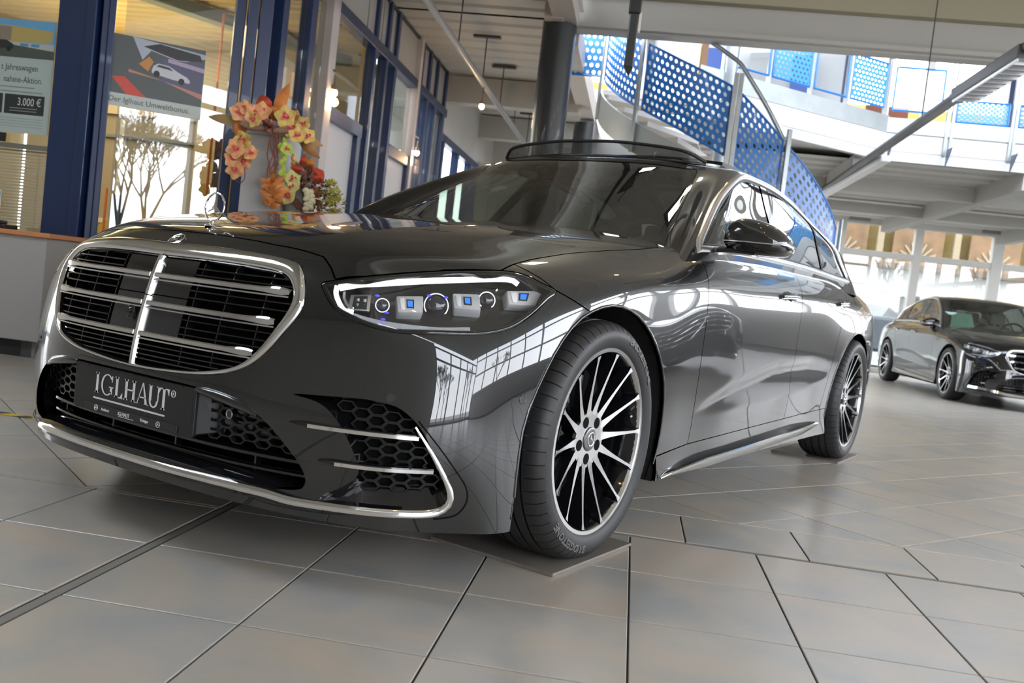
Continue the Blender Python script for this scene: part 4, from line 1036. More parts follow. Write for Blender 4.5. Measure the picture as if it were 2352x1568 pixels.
def build_side_and_top(root):
    for y,pl in ((0.0,ARCH_F),(3.216,ARCH_R)):
        for s in (1,-1):
            mb=MB(); V=[];n=len(pl); q=crom(pl,40)
            for x in (.955 if y<1 else .90,.55):
                for a,c in q: V.append((s*x,y+(a-y)*1.01,.36+(max(c,.19 if y<1 else .36)-.36)*1.01))
            mb.add(V,[(i,i+1,40+i+1,40+i) for i in range(39)]); mb.quad(*[(s*.55,a,max(c,.19 if y<1 else .36)) for a,c in q]); mb.build('wheel_liner',mat('liner_black',(.010,.010,.011),.7),root)
            # rolled arch lip
            pts=[];nn=[]
            for a,c in q:
                if c<.2: continue
                p,nr=SB.at((a,c),'s',-.001); pts.append(Vector((s*p.x,p.y,p.z)))
            MB().tube(pts,.0045,8).build('arch_lip',M_PAINT,root,smooth=60)
    for loc,fl in (((.976,0,.365),0),((-.976,0,.365),1),((.976,3.216,.365),0),((-.976,3.216,.365),1)):
        add_wheel(root,loc,fl,lettering=(fl==0))
    # sill chrome strips
    for s in (1,-1):
        pts=crom([(.967,.50,.198),(.972,.57,.204),(.976,.80,.212),(.977,1.2,.220),(.977,1.65,.231),(.975,2.2,.245),(.965,2.56,.262)],40)
        wdt=[.003+.017*min(1,i/8)*min(1,(39-i)/6)**.6 for i in range(40)]
        MB().sweep([(s*x,y,z) for x,y,z in pts],[[(-w,-.004),(w,-.004),(w,.003),(0,.006),(-w,.003)] for w in wdt],ups=[(s*.93,0,-.36)]*40).build('sill_chrome',M_CHROME,root,smooth=60)
    # underside
    MB().box((0,1.62,.17),(1.66,4.3,.03)).build('underbody',M_DARK,root)
    # door handles: bar over a flat black patch painting the recess shade
    for s in (1,-1):
        for y0,y1,z0,z1 in ((1.62,1.875,.888,.897),(2.68,2.91,.905,.915)):
            P=[];k=14
            for i in range(k+1):
                t=i/k; p,nr=SB.at((y0+(y1-y0)*t,z0+(z1-z0)*t),'s',.008+.012*math.sin(PI*t)**.5); P.append((s*p.x,p.y,p.z))
            hd=MB().sweep(P,[(-.011,-.005),(.011,-.005),(.011,.003),(.004,.007),(-.004,.007),(-.011,.003)],ups=[(s,0,.15)]*(k+1)).build('door_handle',M_PAINT,root,smooth=50)
            MB().sweep([(x-s*.001,y,z-.010) for x,y,z in P],[(-.0022,-.005),(.0022,-.005),(.0022,.0075),(-.0022,.0075)],ups=[(s,0,.1)]*(k+1)).build('handle_chrome',M_CHROME,hd,smooth=40)
            p,nr=SB.at(((y0+y1)/2-.03,(z0+z1)/2),'s',.0012); x,yv,_=frame(nr)
            q=[SB.at(((y0+y1)/2-.02+.085*math.cos(a),(z0+z1)/2+.024*math.sin(a)),'s',.0015)[0] for a in [2*PI*i/28 for i in range(28)]]
            MB().add([(s*v.x,v.y,v.z) for v in q],[tuple(range(28))]).build('handle_shade_patch',M_GBLACK,hd)
    # mirrors
    OUT=[(.928,1.050),(.928,1.087),(.941,1.122),(.983,1.148),(1.05,1.145),(1.111,1.125),(1.155,1.092),(1.169,1.060),(1.162,1.034),(1.133,1.017),(1.06,1.012),(.985,1.018),(.945,1.030)]
    out=crom(OUT,48,True); cx,cz=1.04,1.075
    lay=[(.862,.30),(.866,.55),(.876,.76),(.895,.90),(.93,.985),(.97,1.0),(1.01,.985),(1.045,.94),(1.05,.90)]
    V=[];n=48
    for y,k in lay:
        for x,z in out: V.append((cx+(x-cx)*k+.02*(1-k),y+.10*(x-.93)*.55,cz+(z-cz)*k-.012*(1-k)))
    F=[(i*n+k,i*n+(k+1)%n,(i+1)*n+(k+1)%n,(i+1)*n+k) for i in range(len(lay)-1) for k in range(n)]+[tuple(range(n))[::-1]]
    me=bpy.data.meshes.new('m'); me.from_pydata(V,[],F); me.update(); 
    bm=bmesh.new(); bm.from_mesh(me); bmesh.ops.recalc_face_normals(bm,faces=bm.faces); bm.to_mesh(me); bm.free()
    nv=np.array([v.normal[:] for v in me.vertices]); pm=PM(np.array(V),nv,[tuple(p.vertices) for p in me.polygons]); bpy.data.meshes.remove(me)
    up=pm.clip(lambda V:V[:,2]-(1.056-.05*(V[:,0]-1.04)*.3)); lowp=pm.clip(lambda V:-(V[:,2]-(1.054-.05*(V[:,0]-1.04)*.3)))
    for mir in (0,1):
        M_=Matrix.Identity(4)
        f=(lambda p:p) if not mir else (lambda p:p.mirrored())
        mk=(lambda m:mirror_mb(m)) if mir else (lambda m:m)
        o=f(up).build('wing_mirror',M_PAINT,root,fold=.004)
        f(lowp).build('mirror_lower_shell',M_GBLACK,o,fold=.003)
        ring=[p for p in pm.V]  # back ring
        bk=[Vector(V[(len(lay)-1)*n+k]) for k in range(n)]
        mk(MB().add(bk,[tuple(range(n))])).build('mirror_glass',mat('mirror_silver',(.8,.82,.84),.02,1.0),o)
        tl=[];
        for k in range(30):
            a=k/29; x=.945+a*.222; best=max((v for v in V if abs(v[0]-x)<.02 and abs(v[2]-1.054)<.03),key=lambda v:-v[1],default=None)
            if best: tl.append(Vector((x,best[1]-.0015,1.055-.015*(x-1.04))))
        if len(tl)>4:
            tl=crom([tuple(t) for t in tl[::4]],24); mk(MB().tube([tuple(t) for t in tl],.003,8)).build('indicator_strip',M_CHROME,o,smooth=60)
        mk(MB().sweep([(.87,.93,1.015),(.92,.935,1.020),(.98,.94,1.024),(1.06,.945,1.020)],[(-.045,-.010),(.045,-.010),(.045,.006),(.02,.014),(-.02,.014),(-.045,.006)],ups=[(0,0,1)]*4)).build('mirror_arm',M_GBLACK,o,smooth=40)
        sail=PM(SG.V,SG.N,[]); 
        sp=SG.half().select(lambda V,N,F:V[F].mean(1)[:,0]>.76).inside([(.80,1.020),(.985,1.150),(1.04,1.155),(1.01,1.08),(1.02,1.025)],'s'); f(sp).build('mirror_sail',M_GBLACK,o,fold=0,offset=.002)
        if mir:
            for oo in [o]: oo.location=(.10,.16,-.03)
    # sunroof: wind deflector and raised glass
    df=crom([(-.50,1.50,1.450),(-.44,1.47,1.500),(-.2,1.445,1.527),(0,1.44,1.531),(.2,1.445,1.527),(.46,1.49,1.502),(.56,1.56,1.462)],40)
    d=MB().tube([tuple(p) for p in df],.008,8).build('wind_deflector',M_MBLACK,root,smooth=60)
    base=crom([(-.50,1.50,1.445),(-.2,1.46,1.462),(0,1.455,1.466),(.2,1.46,1.462),(.45,1.50,1.452),(.56,1.56,1.452)],40)
    MB().tube([tuple(p) for p in base],.007,8).build('deflector_foot',M_GBLACK,d,smooth=60)
    mb=MB(); K=40; mb.add([tuple(p) for p in df]+[tuple(p) for p in base],[(i,i+1,K+i+1,K+i) for i in range(K-1)]); mb.build('deflector_mesh',glass('deflector_net',(.30,.31,.31),extra=.0),d)
    V=[];F=[]; 
    ys=np.linspace(1.92,2.78,10)
    for y in ys:
        for x in np.linspace(-.50,.50,9): V.append((x,y,1.556-.028*(x/.5)**2-.03*((y-2.2)/.6)**2+.005))
    for j in range(9):
        for i in range(8): F.append((j*9+i,j*9+i+1,(j+1)*9+i+1,(j+1)*9+i))
    t=MB().add(V,F); t.add([(a,b_,c-.016) for a,b_,c in V],[f[::-1] for f in F])
    edge=[j for j in range(9)]+[9*k+8 for k in range(1,10)]+[81+i for i in range(7,-1,-1)]+[9*k for k in range(8,0,-1)]
    t.add([V[i] for i in edge]+[(V[i][0],V[i][1],V[i][2]-.016) for i in edge],[(i,len(edge)+i,len(edge)+(i+1)%len(edge),(i+1)%len(edge)) for i in range(len(edge))])
    t.build('sunroof_panel',M_GBLACK,root,smooth=40)
    # belt line moulding
def build_interior(root,seat=M_LEATHER):
    dash=MB().add([(-.72,.75,.97),(.72,.75,.97),(.74,1.25,1.00),(-.74,1.25,1.00),(-.74,1.42,.93),(.74,1.42,.93),(.74,1.42,.6),(-.74,1.42,.6),(-.72,.75,.6),(.72,.75,.6)],[(0,1,2,3),(3,2,5,4),(4,5,6,7),(0,8,9,1),(1,9,6,5,2),(0,3,4,7,8)]).build('dashboard',M_INTER,root,bevel=.02)
    c=Vector((.38,1.50,1.00)); n=Vector((0,.88,.42)).normalized(); x,y,_=frame(n)
    sw=MB().tube([c+x*(.185*math.cos(t))+y*(.185*math.sin(t)) for t in [2*PI*i/36 for i in range(36)]],.016,8,closed=True); 
    st=sw.build('steering_wheel',M_INTER,root,smooth=60)
    MB().ellipsoid(c,(.07,.06,.03),16,8,(x,y,n)).build('wheel_hub',M_INTER,st,smooth=60)
    for t in (0,PI,1.5*PI): MB().beam(c,c+x*(.18*math.cos(t))+y*(.18*math.sin(t)),.03,.012,n).build('wheel_spoke',M_INTER,st)
    def seat_(x,y,w,nm):
        s=MB().add([(x-w,y-.48,.50),(x+w,y-.48,.50),(x+w,y,.47),(x-w,y,.47),(x-w,y-.48,.62),(x+w,y-.48,.62),(x+w,y,.60),(x-w,y,.60)],[(0,3,2,1),(4,5,6,7),(0,1,5,4),(1,2,6,5),(2,3,7,6),(3,0,4,7)]).build(nm,seat,root,bevel=.04)
        MB().add([(x-w,y-.02,.60),(x+w,y-.02,.60),(x+w*.8,y+.20,1.12),(x-w*.8,y+.20,1.12),(x-w,y+.12,.58),(x+w,y+.12,.58),(x+w*.78,y+.30,1.10),(x-w*.78,y+.30,1.10)],[(0,1,2,3),(5,4,7,6),(0,4,5,1),(1,5,6,2),(2,6,7,3),(3,7,4,0)]).build('seat_back',seat,s,bevel=.03)
        MB().add([(x-.12,y+.17,1.14),(x+.12,y+.17,1.14),(x+.11,y+.22,1.32),(x-.11,y+.22,1.32),(x-.12,y+.25,1.14),(x+.12,y+.25,1.14),(x+.11,y+.29,1.31),(x-.11,y+.29,1.31)],[(0,1,2,3),(5,4,7,6),(0,4,5,1),(1,5,6,2),(2,6,7,3),(3,7,4,0)]).build('headrest',seat,s,bevel=.03)
        for a in (-.05,.05): MB().tube([(x+a,y+.22,1.05),(x+a,y+.22,1.18)],.007,6).build('headrest_post',M_SATIN,s)
    seat_(.38,1.85,.25,'front_seat'); seat_(-.38,1.85,.25,'front_seat'); seat_(.36,2.95,.28,'rear_seat'); seat_(-.36,2.95,.28,'rear_seat')
    for s in (1,-1):
        MB().box((s*.80,1.75,.80),(.08,2.3,.34)).build('door_lining',M_INTER,root,bevel=.02)
    MB().box((0,2.0,.42),(1.5,2.8,.04)).build('cabin_floor',M_INTER,root)
    p=Vector((0,1.20,1.335)); mb=MB().box(p,(.24,.03,.06)); mb.build('rear_view_mirror',M_INTER,root,bevel=.012)

# =============================================================== the place: floor, walls, ceilings, gallery (a,b,z = building axes)
def W_(mb):
    mb.v=[tuple(B(*p)) for p in mb.v]; return mb
def S(mb,name,m,parent=None,**k):
    o=W_(mb).build(name,m,parent,**k)
    if parent is None: o['kind']='structure'
    return o
M_BLUE_F=mat('blue_frame',(.012,.030,.095),.38,coat=.25)
M_CEIL=mat('deck_beige',(.40,.385,.345),.55,noise=.04,nscale=1.5)
M_STEELP=mat('painted_steel_light',(.37,.36,.33),.5)
M_GALV=mat('galvanised_steel',(.36,.39,.40),.35,metal=.7,noise=.08,nscale=6)
M_COLUMN=mat('column_dark',(.028,.032,.036),.35,coat=.3)
M_WHITE=mat('white_panel',(.78,.78,.78),.45)
M_WALL=mat('wall_plaster',(.50,.48,.45),.7,noise=.04,nscale=3)
M_FRAME=mat('window_frame_white',(.62,.61,.58),.4)
M_FRAME_D=mat('window_frame_grey',(.18,.19,.20),.4)
M_PANE=glass('window_glass',(.96,.98,.97))
M_OFFG=glass('office_glass',(.86,.89,.87),extra=.10)
M_CLAD=mat('grey_cladding',(.36,.34,.31),.45)
M_ORANGE=mat('orange_edge',(.72,.20,.05),.5)
M_LAMP=mat('warm_bulb',(1,.8,.55),.4,emit=(1,.62,.28),estr=28)
# floor tile material with soft mottling, different on each tile
def tile_mat():
    m=bpy.data.materials.new('stone_tile'); m.use_nodes=True; nt=m.node_tree; b=nt.nodes['Principled BSDF']
    geo=nt.nodes.new('ShaderNodeNewGeometry'); oi=nt.nodes.new('ShaderNodeObjectInfo')
    ad=nt.nodes.new('ShaderNodeVectorMath'); ad.operation='ADD'; cmb=nt.nodes.new('ShaderNodeCombineXYZ')
    mu=nt.nodes.new('ShaderNodeMath'); mu.operation='MULTIPLY'; mu.inputs[1].default_value=37; nt.links.new(oi.outputs['Random'],mu.inputs[0]); nt.links.new(mu.outputs[0],cmb.inputs[2])
    nt.links.new(geo.outputs['Position'],ad.inputs[0]); nt.links.new(cmb.outputs[0],ad.inputs[1])
    n1=nt.nodes.new('ShaderNodeTexNoise'); n1.inputs['Scale'].default_value=3.2; n1.inputs['Detail'].default_value=6; n1.inputs['Distortion'].default_value=.6; nt.links.new(ad.outputs[0],n1.inputs['Vector'])
    n2=nt.nodes.new('ShaderNodeTexNoise'); n2.inputs['Scale'].default_value=40; n2.inputs['Detail'].default_value=4; nt.links.new(ad.outputs[0],n2.inputs['Vector'])
    r=nt.nodes.new('ShaderNodeValToRGB'); nt.links.new(n1.outputs['Fac'],r.inputs[0]); e=r.color_ramp.elements
    e[0].position=.28; e[0].color=(.375,.38,.37,1); e[1].position=.72; e[1].color=(.54,.455,.37,1); x=e.new(.48); x.color=(.47,.435,.385,1); x=e.new(.58); x.color=(.50,.445,.375,1)
    mx=nt.nodes.new('ShaderNodeMix'); mx.data_type='RGBA'; mx.blend_type='MULTIPLY'; mx.inputs[0].default_value=.10
    r2=nt.nodes.new('ShaderNodeValToRGB'); nt.links.new(n2.outputs['Fac'],r2.inputs[0]); r2.color_ramp.elements[0].position=.3; r2.color_ramp.elements[1].position=.7; r2.color_ramp.elements[0].color=(.7,.7,.7,1)
    nt.links.new(r.outputs[0],mx.inputs[6]); nt.links.new(r2.outputs[0],mx.inputs[7])
    br=nt.nodes.new('ShaderNodeBrightContrast'); ml=nt.nodes.new('ShaderNodeMath'); ml.operation='MULTIPLY_ADD'; ml.inputs[1].default_value=.03; ml.inputs[2].default_value=-.015; nt.links.new(oi.outputs['Random'],ml.inputs[0]); nt.links.new(ml.outputs[0],br.inputs['Bright']); nt.links.new(mx.outputs[2],br.inputs['Color'])
    nt.links.new(br.outputs[0],b.inputs['Base Color']); b.inputs['Roughness'].default_value=.30; b.inputs['Specular IOR Level'].default_value=.75
    bp=nt.nodes.new('ShaderNodeBump'); bp.inputs['Strength'].default_value=.08; bp.inputs['Distance'].default_value=.004; nt.links.new(n2.outputs['Fac'],bp.inputs['Height']); nt.links.new(bp.outputs[0],b.inputs['Normal'])
    return m
M_TILE=tile_mat(); M_GROUT=mat('tile_joint',(.045,.042,.038),.8)
T_=.4175; J_=.0052; R2_=math.sqrt(.5)
def clip_poly(P,a,c,side):   # keep side*( (p-a) x dir ) >=0, line through a with direction c
    out=[]
    f=lambda p:side*((p[0]-a[0])*c[1]-(p[1]-a[1])*c[0])
    for p,q in zip(P,P[1:]+P[:1]):
        fp,fq=f(p),f(q)
        if fp>=0: out.append(p)
        if (fp>=0)!=(fq>=0): t=fp/(fp-fq); out.append((p[0]+(q[0]-p[0])*t,p[1]+(q[1]-p[1])*t))
    return out
def build_floor():
    fl=MB().box((1,4,-.055),(26,32,.10)); floor=S(fl,'floor',M_GROUT)
    tiles=[]
    def lattice(o,e1,e2,n1,n2,clips):
        for i in range(*n1):
            for j in range(*n2):
                c=(o[0]+e1[0]*i+e2[0]*j,o[1]+e1[1]*i+e2[1]*j)
                if not(-9<c[0]<9 and -7<c[1]<15): continue
                g=J_/2/T_
                P=[(c[0]+e1[0]*s+e2[0]*t,c[1]+e1[1]*s+e2[1]*t) for s,t in ((g,g),(1-g,g),(1-g,1-g),(g,1-g))]
                for cl in clips:
                    if len(P)>2: P=clip_poly(P,*cl)
                if len(P)>2:
                    ar=abs(sum(p[0]*q[1]-p[1]*q[0] for p,q in zip(P,P[1:]+P[:1])))/2
                    if ar>.004: tiles.append(P)
    t=T_
    # near grid right of the expansion joint, a > -.237
    lattice((1.010,-.862),(t,0),(0,.4195),(-3,20),(-16,2),[((0,-.034),(1,0),1),((-.237,0),(0,1),1)])
    lattice((1.198,-.004),(.410,0),(0,.392),(-4,20),(0,1),[((-.237,0),(0,1),1)])
    h=T_*R2_
    lattice((1.42,.392),(h,h),(-h,h),(-30,40),(-30,40),[((0,.392),(1,0),-1),((-.237,0),(0,1),1)])
    # left of the joint
    lattice((-.692,-.862),(t,0),(0,.4195),(-20,1),(-16,2),[((0,-.424),(1,0),1),((-.275,0),(0,1),-1)])
    lattice((-.730,-.420),(h,h),(-h,h),(-30,30),(-30,40),[((0,-.420),(1,0),-1),((-.275,0),(0,1),-1)])
    CI=cam.matrix_world.inverted(); F=2097.4
    def vis(P):
        best=None
        for p in P:
            q=CI@B(p[0],p[1],0)
            if q.z<-.2:
                u=1176-F*q.x/q.z; v=784+F*q.y/q.z
                if -60<u<2412 and -60<v<1628: best=min(best or 1e9,-q.z)
        return best
    vs=[(vis(P),P) for P in tiles]; seen=sorted([x for x in vs if x[0] is not None],key=lambda x:x[0])
    single=[p for _,p in seen[:300]]; rest=[p for _,p in seen[300:]]+[P for d,P in vs if d is None]
    def tile_mb(P,mb):
        n=len(P); c=(sum(p[0] for p in P)/n,sum(p[1] for p in P)/n); ch=.0016
        inn=[]
        for p in P:
            d=math.hypot(c[0]-p[0],c[1]-p[1]); inn.append((p[0]+(c[0]-p[0])/d*ch*1.4,p[1]+(c[1]-p[1])/d*ch*1.4))
        V=[(*p,-.006) for p in P]+[(*p,-.0012) for p in P]+[(*p,0) for p in inn]
        return mb.add(V,[tuple(range(2*n,3*n))]+[(k,(k+1)%n,n+(k+1)%n,n+k) for k in range(n)]+[(n+k,n+(k+1)%n,2*n+(k+1)%n,2*n+k) for k in range(n)])
    # shared meshes for the full tiles
    cache={}
    for P in single:
        n=len(P); c=(sum(p[0] for p in P)/n,sum(p[1] for p in P)/n)
        k=(n,tuple((round(p[0]-c[0],3),round(p[1]-c[1],3)) for p in P))
        if k not in cache:
            mb=tile_mb([(p[0]-c[0],p[1]-c[1]) for p in P],MB()); W_(mb); o=mb.build('tile',M_TILE,floor); cache[k]=o.data; o.location=B(*c)
        else:
            o=bpy.data.objects.new('tile',cache[k]); COL.objects.link(o); o.parent=floor; o.location=B(*c)
    o=W_(MB().box((-.256,-3.4,-.0045),(.024,7.0,.006))).build('joint_filler',mat('joint_filler_grey',(.23,.215,.19),.7),floor)
    o=W_(MB().box((3.6,-.019,-.0045),(7.6,.018,.006))).build('joint_filler',mat('joint_filler_grey',(.23,.215,.19),.7),floor)
    mb=MB()
    for P in rest: tile_mb(P,mb)
    o=W_(mb).build('far_tiles',M_TILE,floor); o['kind']='stuff'

build_floor()

# ---- outer walls: glazed front behind the camera, wall and windows on the right, rear window wall
def grid_wall(name,P,Q,zs,n,bar,depth,m,pane=True,skip=()):
    """window wall between building points P and Q; zs = heights of horizontal bars; n posts"""
    root_=None; P=Vector((*P,0)); Q=Vector((*Q,0)); d=(Q-P).normalized(); nr=Vector((-d.y,d.x,0))
    mb=MB()
    for i in range(n+1):
        c=P+(Q-P)*(i/n); 
        fr=MB().box((c.x,c.y,(zs[0]+zs[-1])/2),(bar,depth,zs[-1]-zs[0]),(d,nr,ZZ)); mb.add(fr.v,fr.f)
    for z in zs:
        c=(P+Q)/2; fr=MB().box((c.x,c.y,z),((Q-P).length,depth*.9,bar),(d,nr,ZZ)); mb.add(fr.v,fr.f)
    o=S(mb,name,m)
    return o
grid_wall('window_1',(2.7,-6.6),(10.5,-6.6),[.05,2.75,3.55],5,.10,.12,M_FRAME_D)
S(MB().box((-3.15,-6.6,1.9),(11.7,.14,3.8)),'wall_front',M_WALL)
grid_wall('window_2',(10.5,-6.6),(10.5,15.3),[1.15,2.5,4.0,5.5],12,.14,.12,M_FRAME)
S(MB().box((10.6,4.3,.56),(.2,22,1.12)),'wall_right',mat('wall_warm_grey',(.50,.46,.44),.6))
S(MB().box((-9,-3,1.8),(.2,12,3.6)),'wall_left',M_WALL)
# outside ground and planting beyond the glass
S(MB().box((5,5,-.2),(90,90,.1)),'ground',mat('outside_paving',(.34,.33,.31),.8))
# ---- ceilings
def deck(a0,a1,b0,b1,z,name,m=M_CEIL,pitch=.28,parent=None,dep=.06):
    """trapezoidal steel deck seen from below, ribs along a"""
    mb=MB(); b=b0; prof=[]
    while b<b1:
        prof+=[(b,z),(b+pitch*.52,z),(b+pitch*.62,z+dep),(b+pitch*.90,z+dep)]; b+=pitch
    prof.append((b,z)); n=len(prof); V=[(a0,p,q) for p,q in prof]+[(a1,p,q) for p,q in prof]+[(a0,p,z+.12) for p,q in prof]+[(a1,p,z+.12) for p,q in prof]
    F=[(i,n+i,n+i+1,i+1) for i in range(n-1)]+[(2*n+i,2*n+i+1,3*n+i+1,3*n+i) for i in range(n-1)]
    mb.add(V,F); return S(mb,name,m,parent)
A0_,A1_,B0_,B1_=-4.7,-1.7,-1.9,-.6     # roof light over the left front of the hall
deck(-9,-.02,B1_,6.1,3.50,'ceiling',pitch=.34,dep=.022); deck(-1.9,-.02,6.1,12.9,3.50,'ceiling',pitch=.34,dep=.022); deck(-9,-.02,-6.6,B0_,3.50,'ceiling',pitch=.34,dep=.022)
deck(-9,A0_,B0_,B1_,3.50,'ceiling',pitch=.34,dep=.022); deck(A1_,-.02,B0_,B1_,3.50,'ceiling',pitch=.34,dep=.022)
deck(-.02,8.8,-6.6,5.9,3.92,'ceiling',pitch=.34,dep=.022)
S(MB().box((9.7,4.3,5.6),(2.0,22,.1)),'ceiling',M_CEIL); S(MB().box((8.8,-.3,4.75),(.08,12.6,1.66)),'trim_28',M_STEELP)
for a in (A0_,(A0_+A1_)/2,A1_): S(MB().box((a,(B0_+B1_)/2,3.60),(.08,B1_-B0_,.16)),'trim_26',M_FRAME)
for b in (B0_,B1_): S(MB().box(((A0_+A1_)/2,b,3.60),(A1_-A0_,.08,.16)),'trim_26',M_FRAME)
S(MB().box((-1.87,10.8,3.1),(.06,4.3,.8)),'wall_back',M_WALL); S(MB().box((-1.87,12.2,1.4),(.06,1.4,2.8)),'wall_back',M_WALL)
for b in (8.9,9.9,10.9,11.5): S(MB().box((-1.87,b,1.35),(.10,.10,2.7)),'trim_29',M_BLUE_F)
S(MB().box((-1.87,10.1,2.68),(.10,2.9,.10)),'trim_29',M_BLUE_F)
S(MB().box((-.6,12.95,2.2),(2.6,.1,4.4)),'wall_back',M_WALL)
S(MB().box((.8,15.3,3.9),(1.8,.12,7.8)),'wall_back',M_WALL)
# big beam along a over the first column, beams along b on the column line
def ibeam(p,q,h,w,m,name,parent=None,tf=.03,tw=.03):
    p=Vector(p);q=Vector(q); mb=MB(); zc=p.z
    mb.beam(p+ZZ*(tf/2),q+ZZ*(tf/2),w,tf); mb.beam(p+ZZ*(h-tf/2),q+ZZ*(h-tf/2),w,tf); mb.beam(p+ZZ*(h/2),q+ZZ*(h/2),tw,h-2*tf); return S(mb,name,m,parent)
S(MB().box((5.25,5.93,3.64),(10.7,.16,.56)),'trim_1',M_STEELP); S(MB().box((5.25,5.91,3.40),(10.7,.26,.04)),'trim_2',M_STEELP)
S(MB().box((5.25,5.80,3.80),(10.7,.12,.24)),'trim_3',mat('deck_edge_olive',(.30,.27,.19),.6))
S(MB().box((-.03,-1.6,3.42),(.22,14.6,.16)),'trim_4',mat('painted_steel_pinkish',(.50,.46,.415),.5)); S(MB().box((.10,-1.6,3.60),(.05,14.6,.24)),'trim_5',M_WHITE)
S(MB().box((-.03,8.0,3.38),(.20,3.9,.26)),'trim_6',mat('painted_steel_pinkish',(.50,.46,.415),.5))
# cross beams under the left deck
for b,z in ((8.9,3.32),(11.4,3.30)): S(MB().box((-.98,b,z),(1.8,.22,.34)),'trim_7',M_CEIL)
# ---- columns
col=thing('steel_column','thick dark round steel column rising behind the car roof','column',B(-.09,5.70,0))
W_(MB().lathe([(0,.163),(3.40,.163)],40,'z',(-.09,5.70,0))).build('shaft',M_COLUMN,col,smooth=40)
W_(MB().lathe([(0,.24),(.02,.24),(.02,.163)],40,'z',(-.09,5.70,0))).build('foot_plate',M_COLUMN,col,smooth=30)
W_(MB().box((-.13,5.50,3.40),(.18,.12,.14))).build('beam_bracket',mat('painted_steel_pinkish',(.50,.46,.415),.5),col)
ar=[(.02,.0),(.07,.10),(.12,.0)]; mb=MB()
for p,q in zip(ar,ar[1:]+ar[:1]): mb.beam((-.03+p[0]*.8,5.70-.150+p[0]*.25,3.36+p[1]),(-.03+q[0]*.8,5.70-.150+q[0]*.25,3.36+q[1]),.010,.006,(0,-1,0))
W_(mb).build('arrow_sign',M_TEXT,col)
col=thing('steel_column','thinner dark round column standing further back behind the first','column',B(-.05,9.75,0))
W_(MB().lathe([(0,.150),(3.2,.150)],36,'z',(-.05,9.75,0))).build('shaft',M_COLUMN,col,smooth=40)
W_(MB().lathe([(0,.24),(.02,.24),(.02,.15)],40,'z',(-.05,9.75,0))).build('foot_plate',M_COLUMN,col,smooth=30)

# ---- rear window wall
RW=15.3
def rear_wall():
    mb=MB()
    for a0,a1 in ((1.7,1.85),(3.05,3.2),(4.62,4.78),(6.06,6.21),(7.48,7.68),(9.1,9.25),(10.4,10.6)):
        S(MB().box(((a0+a1)/2,RW,1.43),(a1-a0,.14,2.86)),'trim_8',M_FRAME,bevel=.008)
    for z0,z1 in ((0,.10),(2.22,2.33),(2.82,3.06)): S(MB().box((6.2,RW,(z0+z1)/2),(9.0,.12,z1-z0)),'trim_9',M_FRAME,bevel=.008)
    S(MB().box((6.2,RW-.02,3.0),(9.0,.16,.36)),'wall_rear',M_FRAME)
    k=3
    for a0,a1 in ((1.85,3.05),(3.2,4.62),(4.78,6.06),(6.21,7.48),(7.68,9.1),(9.25,10.4)):
        w=S(MB().box(((a0+a1)/2,RW+.02,1.16),(a1-a0,.006,2.12)),'window_%d'%k,M_PANE); S(MB().box(((a0+a1)/2,RW+.02,2.575),(a1-a0,.006,.49)),'window_pane',M_PANE,w); k+=1
    for a in (4.86,7.30): S(MB().box((a+.12,RW-.12,2.90),(.40,.07,.07)),'trim_10',mat('closer_grey',(.30,.28,.26),.5))
rear_wall()
# ---- gallery: slab, fascia, roof and glazed back
ED=Vector((2.39,1.65,0)).normalized()     # direction of the angled gallery edge
SL=[(1.33,7.0),(3.72,8.65),(10.5,8.65),(10.5,15.2),(1.33,15.2)]
def slab():
    mb=MB(); mb.prism(SL,(0,0,2.99),(1,0,0),(0,1,0),.25); S(mb,'gallery_floor',mat('slab_white',(.55,.55,.54),.5))
    S(MB().prism([(SL[0][0],SL[0][1]),(SL[1][0],SL[1][1]),(SL[1][0],SL[1][1]+.10),(SL[0][0],SL[0][1]+.12)],(0,0,2.88),(1,0,0),(0,1,0),.12),'trim_11',mat('slab_white',(.55,.55,.54),.5))
    S(MB().box((7.1,8.68,2.945),(6.9,.06,.13)),'trim_12',mat('slab_white',(.55,.55,.54),.5))
slab(); deck(1.5,10.5,8.9,15.2,2.91,'ceiling',mat('deck_grey',(.50,.49,.46),.5),pitch=.42,dep=.05)
for a in (3.45,5.45,7.6): S(MB().box((a,11.9,2.80),(.16,6.4,.24)),'trim_13',M_STEELP)
for b in (10.3,12.6): S(MB().box((6.5,b,2.78),(8.0,.10,.16)),'trim_14',mat('deck_grey2',(.42,.41,.37),.5))
for a in (1.5,3.7,5.9,8.1,10.3): S(MB().box((a,10.6,7.2),(.16,9.6,.2)),'trim_25',M_FRAME)
for a_,w_ in ((2.3,2.6),(7.2,6.4)): S(MB().box((a_,10.6,7.35),(w_,9.6,.1)),'ceiling',mat('roof_white',(.6,.6,.6),.6))
for b in (6.2,8.4,10.6,12.8,15.1): S(MB().box((5.9,b,7.2),(9,.12,.16)),'trim_25',M_FRAME)
